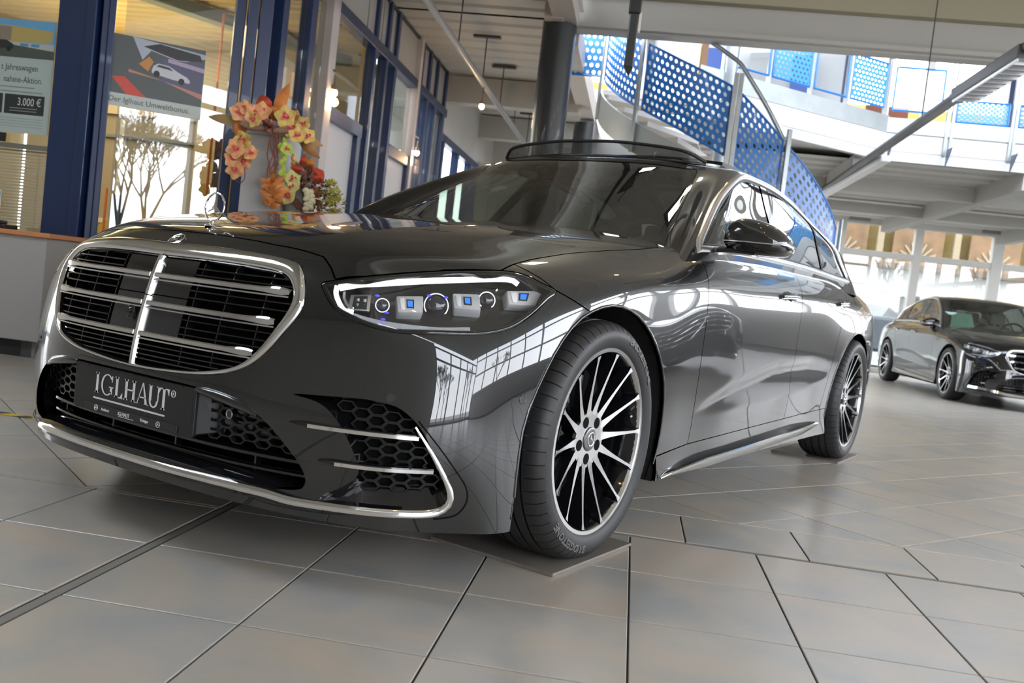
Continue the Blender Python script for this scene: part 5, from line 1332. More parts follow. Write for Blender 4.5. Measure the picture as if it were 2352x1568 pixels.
def upper_back():
    for a in (4.4,5.9,7.4,8.9,10.4): S(MB().box((a,15.2,5.2),(.14,.14,3.9)),'trim_15',M_BLUE_F if a in (4.4,7.4) else M_FRAME)
    for z in (4.0,6.9): S(MB().box((7.4,15.2,z),(6.2,.12,.10)),'trim_16',M_FRAME)
    S(MB().box((7.4,15.2,3.6),(6.2,.10,.75)),'wall_upper',mat('upper_white',(.45,.47,.50),.5))
    S(MB().box((2.9,15.2,5.2),(3.0,.10,4.0)),'wall_upper',mat('upper_white',(.45,.47,.50),.5))
    for k,a in enumerate((1.9,2.7,3.5)): S(MB().box((a,14.9,4.5),(.34,.10,2.6)),'wall_upper',mat('upper_grey',(.25,.26,.28),.5) if k%2 else mat('upper_blue',(.03,.07,.25),.5))
    S(MB().box((6.6,14.9,3.9),(1.1,.06,.9)),'wall_upper',mat('upper_screen',(.50,.52,.52),.5))
    S(MB().box((5.3,15.6,4.9),(.8,.06,.5)),'wall_upper',mat('upper_brick',(.22,.08,.05),.7))
upper_back()
S(MB().box((10.5,11,5.3),(.12,9,4)),'wall_right',M_WALL)
S(MB().box((.75,8.5,5.5),(.1,5.2,3.2)),'wall_left',M_WALL)
# timber shelves and papers seen at the upper left of the stair
# ---- office front: angled glazed corner and the long glazed partition
P1=(-2.70,2.60); P2=(-1.85,3.11)
def mull(name,p,z0,z1,wa,wb,m,ang=0.0,bev=.006):
    ax=(Vector((math.cos(ang),math.sin(ang),0)),Vector((-math.sin(ang),math.cos(ang),0)),ZZ)
    return S(MB().box((p[0],p[1],(z0+z1)/2),(wa,wb,z1-z0),ax),name,m,bevel=bev)
CA=math.atan2(P2[1]-P1[1],P2[0]-P1[0])
mull('trim_17',(-2.95,2.60),0,3.5,.21,.10,M_BLUE_F); mull('trim_17',(-2.81,2.595),0,3.5,.07,.13,M_BLUE_F); mull('trim_17',(-2.745,2.60),0,3.5,.04,.10,M_BLUE_F,CA)
for d,w,t in ((.0,.04,.08),): mull('trim_17',(P1[0]+d*math.cos(CA),P1[1]+d*math.sin(CA)),0,3.5,w,t,M_BLUE_F,CA)
for s,w,t in ((.80,.07,.10),(.88,.07,.16),(.97,.09,.12)): mull('trim_18',(P1[0]+s*math.cos(CA),P1[1]+s*math.sin(CA)),0,3.5,w,t,M_BLUE_F,CA)
c=((P1[0]+P2[0])/2-.05,(P1[1]+P2[1])/2-.03); ax=(Vector((math.cos(CA),math.sin(CA),0)),Vector((-math.sin(CA),math.cos(CA),0)),ZZ)
window_a=S(MB().box((c[0],c[1],1.8),(.72,.008,3.4),ax),'window_10',M_OFFG)
window_b=S(MB().box((-4.9,2.60,1.8),(3.7,.008,3.4)),'window_11',M_OFFG)
S(MB().box((-4.9,2.62,.10),(3.7,.08,.2)),'baseboard_front',M_BLUE_F)
AW=-1.85
def partition():
    posts=[(3.30,.10),(3.85,.12),(5.50,.07),(5.90,.07),(6.22,.08),(7.32,.07),(7.70,.09),(8.10,.07),(8.62,.09)]
    for b,w in posts: S(MB().box((AW,b,1.75),(.10,w,3.5) if b<4 or b>8.6 else (.10,w,3.5)),'trim_19',M_BLUE_F,bevel=.005)
    S(MB().box((AW+.01,4.28,1.75),(.12,.16,3.5)),'trim_20',mat('post_greyrose',(.50,.44,.42),.4),bevel=.006)
    S(MB().box((AW+.01,7.16,1.75),(.12,.10,3.5)),'trim_20',mat('post_greyrose',(.50,.44,.42),.4),bevel=.006)
    S(MB().box((AW,6.5,2.975),(.12,4.5,.10)),'trim_21',M_BLUE_F,bevel=.005)
    # cladding panels above the transom
    bs=[4.15,5.25,5.72,6.15,7.20,7.34,7.82,8.6]
    root_=S(MB().box((AW-.03,6.35,3.25),(.03,4.5,.48)),'wall_partition',mat('joint_dark',(.03,.03,.035),.6))
    for p,q in zip(bs,bs[1:]): S(MB().box((AW,(p+q)/2,3.25),(.03,q-p-.03,.45)),'panel',M_CLAD,root_)
    S(MB().box((AW+.01,6.4,3.49),(.06,4.5,.025)),'trim_22',mat('trim_dark',(.04,.045,.05),.5))
    # door leaves (white) with blue frames, glass above
    for n,(b0,b1) in enumerate(((4.38,5.20),(6.30,7.08))):
        d=S(MB().box((AW-.02,(b0+b1)/2,1.02),(.04,b1-b0,2.04)),'door_%d'%(n+1),mat('door_greywhite',(.55,.53,.53),.4))
        fr=MB()
        fr.box((AW,b1+.05,1.04),(.10,.10,2.08)); fr.box((AW,(b0+b1)/2+.02,2.10),(.10,b1-b0+.2,.12))
        S(fr,'door_frame',M_BLUE_F,d,bevel=.004)
        hd=MB().tube([(AW+.03,b0+.08,1.03),(AW+.07,b0+.08,1.03),(AW+.07,b0+.20,1.03)],.009,8); S(hd,'door_handle',M_SATIN,d,smooth=50)
        S(MB().box((AW,(b0+b1)/2,2.55),(.006,b1-b0,.80)),'door_glass',M_OFFG,d)
    for n,(b0,b1) in enumerate(((3.35,3.78),(3.92,4.2),(5.30,5.46),(5.54,5.86),(5.94,6.18),(7.36,7.65),(7.75,8.06),(8.14,8.57))):
        S(MB().box((AW,(b0+b1)/2,1.5),(.006,b1-b0,2.9)),'window_%d'%(12+n),M_OFFG)
partition()
# office behind the glass
S(MB().box((-5.8,4.3,1.7),(.1,3.4,3.4)),'wall_office',mat('office_wall_ochre',(.50,.42,.26),.7))
deck(-5.8,-1.95,2.7,5.9,2.98,'ceiling',mat('office_ceiling_timber',(.62,.47,.22),.5),pitch=.16,dep=.03)
S(MB().beam((-4.2,3.0,2.90),(-2.0,6.4,2.90),.14,.10),'trim_23',mat('beam_greengrey',(.10,.13,.12),.5))
S(MB().box((-2.55,8.6,1.75),(1.4,.08,3.5)),'wall_office',mat('office_back',(.12,.115,.10),.6))
def office_back():
    b=6.0
    mw=mat('office_wall_beige',(.50,.43,.31),.6)
    S(MB().box((-5.35,b,1.5),(.7,.06,3.0)),'wall_office',mw); S(MB().box((-3.55,b,2.6),(3.1,.06,.9)),'wall_office',mw); S(MB().box((-2.95,b,1.1),(1.7,.06,2.2)),'wall_office',mw); S(MB().box((-4.4,b,.5),(1.4,.06,1.0)),'wall_office',mw)
    S(MB().box((-4.42,b+.02,1.58),(1.44,.03,1.2)),'wall_office',mat('daylight_blocker',(.30,.27,.21),.7));  # added sheet, blocks the daylight coming through behind the office pane
    S(MB().box((-4.42,b,1.92),(1.3,.05,.03)),'trim_24',M_FRAME_D); S(MB().box((-4.42,b,1.02),(1.4,.10,.05)),'trim_24',M_FRAME)
    S(MB().box((-4.62,b,1.5),(.05,.05,1.2)),'trim_24',M_FRAME)
office_back()
# lights of the house: warm spots under the decks
def lamp_dir(): pass

# =============================================================== the main car
sedan=thing('sedan','large dark graphite sedan in front with chrome grille, raised sunroof and black plate','car',(0,1.6,0),'cars on show')
build_body(sedan,M_PAINT); build_front(sedan); build_side_and_top(sedan); build_interior(sedan)

# rubber mats under the tyres
for (x0,x1,y0,y1,lab) in ((.55,.985,-.215,.291,'flat grey floor plate under the front wheel of the graphite sedan'),(.60,.99,3.03,3.55,'flat grey floor plate under the rear wheel of the graphite sedan')):
    o=MB().box(((x0+x1)/2,(y0+y1)/2,.005),(x1-x0,y1-y0,.010)).build('floor_plate',mat('plate_greybrown',(.20,.175,.15),.4,noise=.1,nscale=20),None,bevel=.002); tag(o,lab,'floor plate','floor plates under the tyres')
def dup(root,loc,rotz,scale,label,group=None,paint=None,drop=(),name=None):
    r=root.copy(); COL.objects.link(r); r.matrix_world=Matrix.Translation(loc)@Matrix.Rotation(rotz,4,'Z')@Matrix.Diagonal((*scale,1)); r['label']=label
    if group: r['group']=group
    def rec(src,par):
        for ch in list(src.children):
            if any(ch.name.split('.')[0]==d for d in drop): continue
            c=ch.copy(); COL.objects.link(c); c.parent=par; c.matrix_parent_inverse=ch.matrix_parent_inverse.copy()
            if paint and c.type=='MESH' and len(c.material_slots) and c.material_slots[0].material==M_PAINT:
                c.material_slots[0].link='OBJECT'; c.material_slots[0].material=paint
            rec(ch,c)
    rec(root,r); return r
def remat(o,name,m):
    for c in o.children_recursive:
        if c.name.split('.')[0]==name and len(c.material_slots): c.material_slots[0].link='OBJECT'; c.material_slots[0].material=m
M_PAINT2=paint_mat('obsidian_paint',(.005,.005,.006)); M_PAINT3=paint_mat('slate_blue_paint',(.02,.026,.04))
_drop=('hood_star','wind_deflector','sunroof_panel','wheel','plate_letters','plate_underline','registered_ring','registered_letter','strip_lettering','strip_underline','strip_star','chrome_lip','tyre_lettering')
c2=dup(sedan,B(6.02,9.62,0)+Vector((0,0,0)),UA,(.945,.93,.965),'black sedan parked behind by the rear windows at the right edge','cars on show',M_PAINT2,_drop)
for loc,fl in (((.976,0,.365),0),((-.976,0,.365),1),((.976,3.216,.365),0),((-.976,3.216,.365),1)):
    w=add_wheel(c2,(0,0,0),0,lettering=False,spokes=10,a0=8)
    w.matrix_parent_inverse=Matrix(); w.location=Vector(loc)-Vector((0,0,0)); w.rotation_euler=(0,0,PI if fl else 0)
# the root was built with its origin at y=1.6, so the wheels keep car-frame coordinates through the same inverse
for ch in c2.children:
    if ch.name.split('.')[0]=='wheel': ch.matrix_parent_inverse=Matrix.Translation((0,-1.6,0))
c2.matrix_world=Matrix.Translation(B(6.02,9.62,0))@Matrix.Rotation(UA,4,'Z')@Matrix.Diagonal((.945,.93,.965,1))@Matrix.Translation((0,1.6,0))
fb=[(.0,-.93,.20),(.25,-.925,.20),(.45,-.89,.205),(.60,-.83,.225),(.75,-.73,.24),(.86,-.60,.245)]
fb=crom([(-x,y,z) for x,y,z in fb[:0:-1]]+fb,40); mb=MB().sweep([tuple(p) for p in fb],[(-.016,-.006),(.016,-.006),(.016,.006),(-.016,.006)],ups=[Vector((p[0]*.8,p[1],.2)).normalized() for p in fb])
o=mb.build('bumper_chrome',M_CHROME,None,smooth=40); o.parent=c2; o.matrix_parent_inverse=Matrix.Translation((0,-1.6,0))
remat(c2,'light_guide',M_SATIN); remat(c2,'inner_guide',M_SATIN); remat(c2,'blue_lens',M_SATIN); remat(c2,'violet_diode',M_SATIN)
c3=dup(sedan,(0,0,0),0,(1,1,1),'slate blue sedan parked opposite, mirrored in the doors of the graphite sedan','cars on show',M_PAINT3,_drop[:3]+_drop[4:])
c3.matrix_world=Matrix.Translation(B(6.3,4.2,0))@Matrix.Rotation(UA-PI/2,4,'Z')@Matrix.Translation((0,1.6,0))

pw=MB().quad(B(5.30,10.5,.97),B(5.70,10.5,.97),B(5.68,10.66,1.19),B(5.32,10.66,1.19)); 
ps_=pw.build('price_sheet',mat('sheet_mint',(.42,.62,.60),.5)); tag(ps_,'pale price sheet lying behind the windscreen of the black sedan','price sheet')
# =============================================================== reception desk
dk=thing('reception_desk','grey reception desk with orange worktop at the left edge','desk',B(-3.6,2.3,0))
W_(MB().box((-3.60,2.40,.44),(1.70,.42,.66))).build('cabinet',mat('desk_grey',(.40,.385,.365),.5),dk,bevel=.004)
W_(MB().box((-3.58,2.39,.785),(1.74,.46,.030))).build('worktop',mat('worktop_orange',(.62,.25,.10),.4),dk,bevel=.004)
W_(MB().box((-3.66,2.42,.055),(1.66,.34,.11))).build('plinth',mat('plinth_black',(.02,.02,.022),.6),dk)
W_(MB().box((-2.86,2.28,.055),(.10,.06,.11))).build('foot',mat('desk_foot_grey',(.25,.25,.26),.5),dk,bevel=.004)
p=thing('desk_telephone','small black telephone lying on the orange desk top','telephone',B(-3.22,2.38,.80))
W_(MB().box((-3.22,2.38,.815),(.16,.14,.03))).build('base',M_MBLACK,p,bevel=.008); W_(MB().tube([(-3.27,2.34,.838),(-3.20,2.33,.842),(-3.15,2.35,.838)],.014,8)).build('handset',M_MBLACK,p,smooth=60)
# venetian blind behind the left pane
bl=thing('venetian_blind','pale grey venetian blind lowered behind the left pane above the desk','blind',B(-3.9,2.70,1.38))
m_bl=mat('blind_slat',(.40,.385,.37),.5)
W_(MB().box((-3.9,2.70,1.375),(1.66,.05,.03))).build('head_rail',m_bl,bl)
sl=None
for k in range(27):
    z=1.345-.0215*k
    if sl is None:
        sl=MB().box((0,0,0),(1.64,.024,.0012),(Vector((1,0,0)),Vector((0,.85,.53)),Vector((0,-.53,.85)))); W_(sl); o=sl.build('slat',m_bl,bl); sl=o.data
    else: o=bpy.data.objects.new('slat',sl); COL.objects.link(o); o.parent=bl; o.matrix_parent_inverse=bl.matrix_world.inverted()
    o.location=B(-3.9,2.70,z)
W_(MB().box((-3.9,2.70,.775),(1.64,.025,.014))).build('bottom_rail',m_bl,bl)
for a in (-3.2,-4.4): W_(MB().tube([(a,2.685,1.37),(a,2.685,.78)],.0015,5)).build('cord',m_bl,bl)
# ---- posters
def flat(pts,o,X,Y,off): 
    N=Vector(X).cross(Vector(Y)); return MB().add([Vector(o)+Vector(X)*p[0]+Vector(Y)*p[1]+N*off for p in pts],[tuple(range(len(pts)))])
def part_flat(name,pts,col,par,o,X,Y,off,rough=.4): return flat(pts,o,X,Y,off).build(name,mat('print_%d_%d_%d'%tuple(int(c*250) for c in col),col,rough),par)
R_=lambda x0,y0,x1,y1:[(x0,y0),(x1,y0),(x1,y1),(x0,y1)]
# poster on the angled pane
X=(B(P2[0],P2[1])-B(P1[0],P1[1])).normalized(); Y=ZZ; N=X.cross(Y)
o=B(P1[0],P1[1],1.70)+X*(.004)+N*.012
ps=MB().box(o+X*.30+Y*.235+N*.0015,(.595,.003,.47),(X,-N,Y)).build('poster',mat('poster_paper',(.50,.54,.51),.45)); tag(ps,'wide poster of a silver car under a carport on the angled pane','poster')
part_flat('print_area',R_(0,.085,.595,.47),(.09,.10,.10),ps,o,X,Y,.0035)
part_flat('print_area',[(.13,.47),(.595,.44),(.595,.41),(.44,.36),(.25,.40),(.20,.33)],(.42,.45,.52),ps,o,X,Y,.004)
part_flat('print_area',[(.20,.42),(.30,.455),(.56,.43),(.58,.39),(.42,.37),(.28,.40)],(.03,.03,.035),ps,o,X,Y,.0045)
part_flat('print_area',[(.33,.20),(.595,.16),(.595,.38),(.33,.36)],(.10,.10,.17),ps,o,X,Y,.0042)
part_flat('print_area',[(.36,.345),(.595,.315),(.595,.345),(.36,.37)],(.42,.34,.45),ps,o,X,Y,.0048)
part_flat('print_area',[(.02,.19),(.10,.20),(.24,.085),(.12,.085)],(.60,.07,.05),ps,o,X,Y,.0048)
part_flat('print_area',[(.12,.255),(.595,.17),(.595,.135),(.34,.215),(.12,.235)],(.48,.22,.16),ps,o,X,Y,.0046)
part_flat('print_area',[(.18,.30),(.24,.36),(.27,.33),(.24,.26)],(.55,.24,.06),ps,o,X,Y,.0048)
part_flat('print_car',[(.262,.275),(.272,.305),(.30,.325),(.37,.32),(.43,.29),(.49,.265),(.51,.245),(.505,.228),(.40,.235),(.265,.255)],(.55,.56,.60),ps,o,X,Y,.005)
part_flat('print_car_glass',[(.29,.303),(.305,.318),(.37,.312),(.40,.292)],(.05,.05,.06),ps,o,X,Y,.0055)
for cx,cy in ((.295,.255),(.455,.232)): part_flat('print_tyre',[(cx+.020*math.cos(t),cy+.022*math.sin(t)) for t in [2*PI*i/14 for i in range(14)]],(.02,.02,.02),ps,o,X,Y,.0056)
text_obj('poster_lettering','Der Iglhaut Umweltbonus.',.052,o+X*.012+Y*.028+N*.0045,X,Y,mat('print_dark',(.10,.12,.11),.5),ps,xscale=.92)
# poster on the left pane
X=U; N=X.cross(Y); o=B(-3.72,2.585,1.45)+N*.004
ps=MB().box(o+X*.32+Y*.375+N*.0015,(.64,.003,.75),(X,-N,Y)).build('poster',mat('poster_paper_green',(.44,.52,.49),.45)); tag(ps,'tall printed poster with price boxes on the left pane','poster')
part_flat('print_area',R_(0,.50,.64,.75),(.16,.42,.68),ps,o,X,Y,.0035)
part_flat('print_area',[(.0,.70),(.30,.71),(.62,.685),(.62,.61),(.0,.59)],(.50,.40,.14),ps,o,X,Y,.004)
part_flat('print_area',R_(.20,.61,.32,.70),(.28,.24,.18),ps,o,X,Y,.0044)
part_flat('print_area',[(.0,.60),(.64,.60),(.64,.545),(.0,.57)],(.50,.52,.48),ps,o,X,Y,.0042)
part_flat('print_area',[(.0,.50),(.64,.50),(.64,.555),(.30,.585),(.0,.585)],(.08,.10,.08),ps,o,X,Y,.0046)
part_flat('print_car',[(.16,.55),(.17,.585),(.21,.61),(.29,.61),(.34,.585),(.345,.555)],(.03,.035,.04),ps,o,X,Y,.005)
for cx in (.20,.31): part_flat('print_tyre',[(cx+.017*math.cos(t),.553+.018*math.sin(t)) for t in [2*PI*i/12 for i in range(12)]],(.015,.015,.015),ps,o,X,Y,.0055)
for k in range(2): part_flat('print_area',R_(.39+.08*k,.575,.45+.08*k,.595),(.10,.30,.5),ps,o,X,Y,.005)
dk_=mat('print_dark',(.10,.12,.11),.5)
text_obj('poster_lettering','t Jahreswagen',.060,o+X*.535+Y*.415+N*.0045,X,Y,dk_,ps,'RIGHT',xscale=.80)
text_obj('poster_lettering','nahme-Aktion.',.060,o+X*.575+Y*.335+N*.0045,X,Y,dk_,ps,'RIGHT',xscale=.80)
for k in range(2): part_flat('small_print_line',R_(.2,.300-.030*k,.52+.06*k,.307-.030*k),(.22,.26,.24),ps,o,X,Y,.0045)
for x0,x1,t in ((.06,.295,'500 €'),(.31,.60,'3.000 €')):
    part_flat('price_box',R_(x0,.125,x1,.255),(.03,.035,.035),ps,o,X,Y,.0045)
    text_obj('price',t,.072,o+X*(x1-.02)+Y*.185+N*.0055,X,Y,mat('print_pale',(.62,.68,.66),.5),ps,'RIGHT',xscale=.78)
    for k in range(2): part_flat('small_print_line',R_(x0+.04,.163-.018*k,x1-.05,.167-.018*k),(.35,.4,.38),ps,o,X,Y,.0052)
for k in range(4): part_flat('small_print_line',R_(.04,.095-.018*k,.60,.099-.018*k),(.30,.35,.33),ps,o,X,Y,.0045)
fl=thing('flyer','small white flyer with blue stripe on the left pane above the desk','flyer',B(-3.45,2.58,.95))
o=B(-3.56,2.585,.93)+N*.004; fb_=MB().box(o+X*.09+Y*.065+N*.001,(.18,.002,.13),(X,-N,Y)).build('sheet',mat('flyer_white',(.8,.82,.84),.5),fl)
part_flat('blue_stripe',[(.11,.01),(.17,.01),(.175,.12),(.13,.12)],(.01,.17,.34),fl,o,X,Y,.003)
lt=thing('window_decal','black round sticker corner on the left pane below the price poster','sticker',B(-3.6,2.58,1.4))
part_flat('sticker',R_(0,0,.12,.06),(.02,.02,.022),lt,B(-3.50,2.585,1.385)+N*.003,X,Y,.001)
text_obj('sticker_letter','T',.05,B(-3.46,2.585,1.395)+N*.005,X,Y,mat('print_pale',(.62,.68,.66),.5),lt)
# hazard tape on the floor, seen left of the bumper
tp=thing('hazard_tape','yellow and black hazard tape stuck to the floor left of the bumper','tape',(-1.75,-.29,0))
A0=Vector((-2.6,-.62,.0015)); A1=Vector((-1.50,-.20,.0015)); d=(A1-A0).normalized(); e=Vector((-d.y,d.x,0)); L=(A1-A0).length
for k in range(int(L/.07)):
    p=A0+d*(.07*k); mb=MB().quad(p-e*.025,p+d*.07-e*.025,p+d*.105+e*.025,p+d*.035+e*.025)
    mb.build('stripe',mat('tape_yellow',(.75,.55,.02),.4) if k%2 else mat('tape_black',(.02,.02,.02),.4),tp)
# ---- box pillar with flowers
pl=thing('display_pillar','square grey display pillar under the flower arrangement','pillar',B(-1.45,2.42,0))
W_(MB().box((-1.44,2.45,.78),(.27,.26,1.56))).build('shaft',mat('pillar_grey',(.47,.465,.455),.6),pl,bevel=.004); W_(MB().box((-1.44,2.45,1.57),(.29,.28,.025))).build('top_plate',mat('pillar_grey',(.47,.465,.455),.6),pl)
random.seed(11)
def px6(x,y,dist=5.9):
    """point in the room at the given plan distance along a sight line (used to space the blooms as arranged)"""
    q=Vector(((x-1176)/2097.4,-(y-784)/2097.4,-1)); d=cam.matrix_world.to_3x3()@q; t=dist/math.hypot(d.x,d.y); return Vector(CAM)+d*t
FA=Vector((.56,-.83,0))  # direction the blooms face (towards the hall)
def petal(c,X,Y,N,l,w,cup=.25,n=6):
    V=[];F=[]
    for i in range(n+1):
        t=i/n; hw=w*math.sin(PI*min(.97,.10+.90*t))**.75
        for s in (-1,0,1): V.append(c+Y*(l*t)+X*(hw*s)+N*(cup*l*t*t*.6-abs(s)*hw*.25))
    for i in range(n):
        for s in range(2): F.append((3*i+s,3*i+s+1,3*i+s+4,3*i+s+3))
    return V,F
def rot2(X,Y,a): return X*math.cos(a)+Y*math.sin(a),Y*math.cos(a)-X*math.sin(a)
m_or=mat('orchid_yellow',(.72,.50,.14),.55,noise=.25,nscale=30); m_or2=mat('orchid_peach',(.78,.38,.16),.55,noise=.3,nscale=30); m_pk=mat('orchid_centre',(.72,.13,.12),.5); m_lf_r=mat('leaf_red',(.50,.06,.02),.5); m_lf_o=mat('leaf_orange',(.60,.20,.04),.55,noise=.35,nscale=10); m_lf_b=mat('leaf_brown',(.32,.15,.05),.6,noise=.3,nscale=12); m_vine=mat('vine_brown',(.18,.055,.035),.6); m_gr=mat('leaf_lime',(.45,.55,.07),.5); m_yg=mat('blossom_yellowgreen',(.60,.55,.14),.55); m_dpk=mat('dried_pink',(.42,.17,.13),.7); m_br=mat('dried_brown',(.28,.15,.09),.8); m_cr=mat('cream_seed',(.70,.62,.40),.6)
def bloom(parent,c,r,m,tilt=0):
    f=(FA+Vector((random.uniform(-.35,.35),random.uniform(-.35,.35),random.uniform(-.25,.35)))).normalized(); x,y,n=frame(f); a0=random.uniform(0,6); mb=MB()
    for k in range(5):
        X_,Y_=rot2(x,y,a0+k*2*PI/5); V,F=petal(c,X_,Y_,n,r,r*.52); mb.add(V,F)
    b=mb.build('bloom',m,parent,smooth=80)
    mb=MB()
    for k in range(3):
        X_,Y_=rot2(x,y,a0+.5+k*2.1); V,F=petal(c+n*.004,X_,Y_,n,r*.42,r*.2,.8,4); mb.add(V,F)
    mb.ellipsoid(c+n*.010,(r*.15,r*.15,r*.2),8,6,(x,y,n)); mb.build('bloom_centre',m_pk,b,smooth=80)
def leaf(parent,p,q,w,m,bend=.05,name='leaf'):
    p=Vector(p);q=Vector(q); d=(q-p); L=d.length; d.normalize(); n=FA.copy(); x=d.cross(n).normalized(); V=[];F=[];k=10
    for i in range(k+1):
        t=i/k; hw=w*math.sin(PI*min(.985,.06+.94*t))**.8; c=p+d*(L*t)+n*(bend*math.sin(PI*t))
        for s in (-1,0,1): V.append(c+x*(hw*s)-n*(abs(s)*hw*.35))
    for i in range(k):
        for s in range(2): F.append((3*i+s,3*i+s+1,3*i+s+4,3*i+s+3))
    return MB().add(V,F).build(name,m,parent,smooth=80)
gz=lambda x,y,d=5.9:px6(460+x/4.9,180+y/4.9,d)
ga=thing('flower_garland','orchid garland with autumn leaves draped over the top of the display pillar','flowers',B(-1.44,2.45,1.585))
for x,y,r in ((440,380,.060),(510,325,.045),(620,400,.068),(690,370,.062),(600,460,.05),(960,430,.068),(1020,560,.065),(1160,510,.048),(1090,640,.055),(1210,645,.05),(1065,420,.04),(480,700,.062),(400,790,.062),(570,840,.05),(365,905,.055),(490,935,.055),(390,1025,.060)):
    bloom(ga,gz(x,y,5.80+random.uniform(-.05,.05)),r,random.choice((m_or,m_or,m_or2)))
for c in ((760,525),(790,545)):
    cc=gz(*c,5.78); mb=MB()
    for k in range(26):
        f=Vector((random.gauss(0,1),random.gauss(0,1),random.gauss(0,1))).normalized(); x,y,n=frame(f); V,F=petal(cc,x,n,y,.045,.014,.3,3); mb.add(V,F)
    mb.build('dahlia',m_dpk,ga,smooth=80)
leaf(ga,gz(770,400),gz(680,190),.050,m_lf_r); leaf(ga,gz(720,420),gz(745,260),.045,m_lf_r,-.03)
leaf(ga,gz(850,480),gz(1000,60),.040,m_lf_o,.05); leaf(ga,gz(820,470),gz(890,290),.035,m_lf_o)
leaf(ga,gz(520,520),gz(90,430),.030,mat('leaf_tan',(.33,.22,.08),.6)); leaf(ga,gz(530,540),gz(365,600),.045,m_lf_o)
leaf(ga,gz(1050,640),gz(1380,760),.034,m_lf_b); leaf(ga,gz(1120,680),gz(1345,900),.032,m_lf_b); leaf(ga,gz(1040,580),gz(1260,620),.03,m_lf_o)
for k in range(9):
    x0=830+random.uniform(-20,60); P=[gz(x0,540,5.82)]; x=x0
    for j in range(1,8): x=x0+(random.uniform(-25,25))+(-9*j if k%3==0 else 3*j*(1 if k%2 else -1)); P.append(gz(x,540+j*82*(.85 if k%2 else 1.0),5.80))
    MB().tube([tuple(p) for p in crom([tuple(p) for p in P],20)],.0042,6).build('vine',m_vine,ga,smooth=80)
P=[gz(x,y,5.82) for x,y in ((520,560),(400,760),(360,1060),(400,1150),(450,1180),(500,1120),(500,1000))]; MB().tube([tuple(p) for p in crom([tuple(p) for p in P],24)],.003,6).build('vine',m_vine,ga,smooth=80)
P=[gz(x,y,5.80) for x,y in ((460,500),(560,545),(700,560),(840,585),(1000,600),(1180,650))]; MB().tube([tuple(p) for p in crom([tuple(p) for p in P],24)],.020,8).build('garland_stem',m_br,ga,smooth=80)
for k in range(15):
    c=gz(930+random.uniform(-22,22),660+k*30,5.79); leaf(ga,c,c+Vector((random.uniform(-.03,.03),random.uniform(-.03,.03),-.05)),.014,m_gr,.01,'lime_leaf')
bloom(ga,gz(975,790,5.77),.042,m_gr)
for k in range(40):
    t=k/39; c=gz(815+random.uniform(-45,45)*(.5+t),1130+t*320,5.78+random.uniform(-.04,.04)); leaf(ga,c,c+Vector((random.uniform(-.07,.07),random.uniform(-.07,.07),random.uniform(-.01,.06))),.017,m_lf_o,.012,'autumn_leaf')
vb=thing('flower_bowl','low flower bowl with brown, cream and lime blossoms right of the pillar','flowers',B(-1.05,2.72,0))
cc=gz(1110,1370,5.95); W_P=MB().ellipsoid(cc-Vector((0,0,.02)),(.10,.10,.13),20,12); W_P.build('vase',mat('vase_taupe',(.28,.26,.23),.4),vb,smooth=80)
W_(MB().box((-1.05,2.66,.51),(.42,.36,1.02))).build('stand',mat('pillar_grey',(.47,.465,.455),.6),vb,bevel=.004)
def puff(c,r,m,n=60,l=.3):
    mb=MB()
    for k in range(n):
        f=Vector((random.gauss(0,1),random.gauss(0,1),random.gauss(0,1))).normalized(); x,y,nn=frame(f); V,F=petal(c+f*(r*.55),x,nn,y,r*.45,r*.16,.3,3); mb.add(V,F)
    return mb.build('flower_head',m,vb,smooth=80)
for x,y,r,m in ((1170,1050,.075,m_br),(1120,1120,.07,m_dpk),(1250,1150,.085,m_dpk),(1330,1230,.07,m_br),(1300,1370,.085,mat('dried_rust',(.33,.13,.04),.8)),(1440,1230,.06,m_yg),(1490,1330,.07,m_yg),(1530,1420,.07,m_yg),(1430,1440,.07,m_yg),(1480,1210,.05,m_yg),(1330,1470,.06,m_lf_b)): puff(gz(x,y,5.85),r,m)
for k in range(14): 
    c=gz(1210+random.uniform(-55,55),1260+k*16,5.78); MB().ellipsoid(c,(.022,.022,.018),10,6).build('cream_pod',m_cr,vb,smooth=80)
for p,q,w,m in (((1290,1120),(1385,1040),.05,m_lf_r),((1170,1010),(1185,840),.018,m_lf_r),((1230,1020),(1260,900),.03,m_lf_o),((1090,1070),(1110,970),.03,m_lf_r),((1350,1180),(1310,1060),.035,m_lf_r)): leaf(vb,gz(*p,5.82),gz(*q,5.82),w,m)
for x,y in ((1040,1130),(1020,1210),(970,1300),(990,1330)): bloom(vb,gz(x,y,5.80),.055,mat('blossom_pale',(.66,.60,.22),.55))
for k in range(6):
    P=[gz(960+12*k,1290+8*k,5.84),gz(1030+15*k,1370,5.84),gz(1100+10*k,1470,5.84)]; MB().tube([tuple(p) for p in crom([tuple(p) for p in P],8)],.006,6).build('twig',m_vine,vb,smooth=80)
sp=thing('flower_spray','tall orange flower spike standing in the bowl beside the pillar','flowers',tuple(gz(1060,1080,5.9)))
for k in range(9): MB().ellipsoid(gz(1055+random.uniform(-14,14),870+k*22,5.88),(.016,.016,.014),8,6).build('bud',mat('bud_orange',(.80,.50,.18),.5),sp,smooth=80)
MB().tube([tuple(gz(1060,870,5.9)),tuple(gz(1055,1090,5.9))],.004,6).build('stem',m_vine,sp)

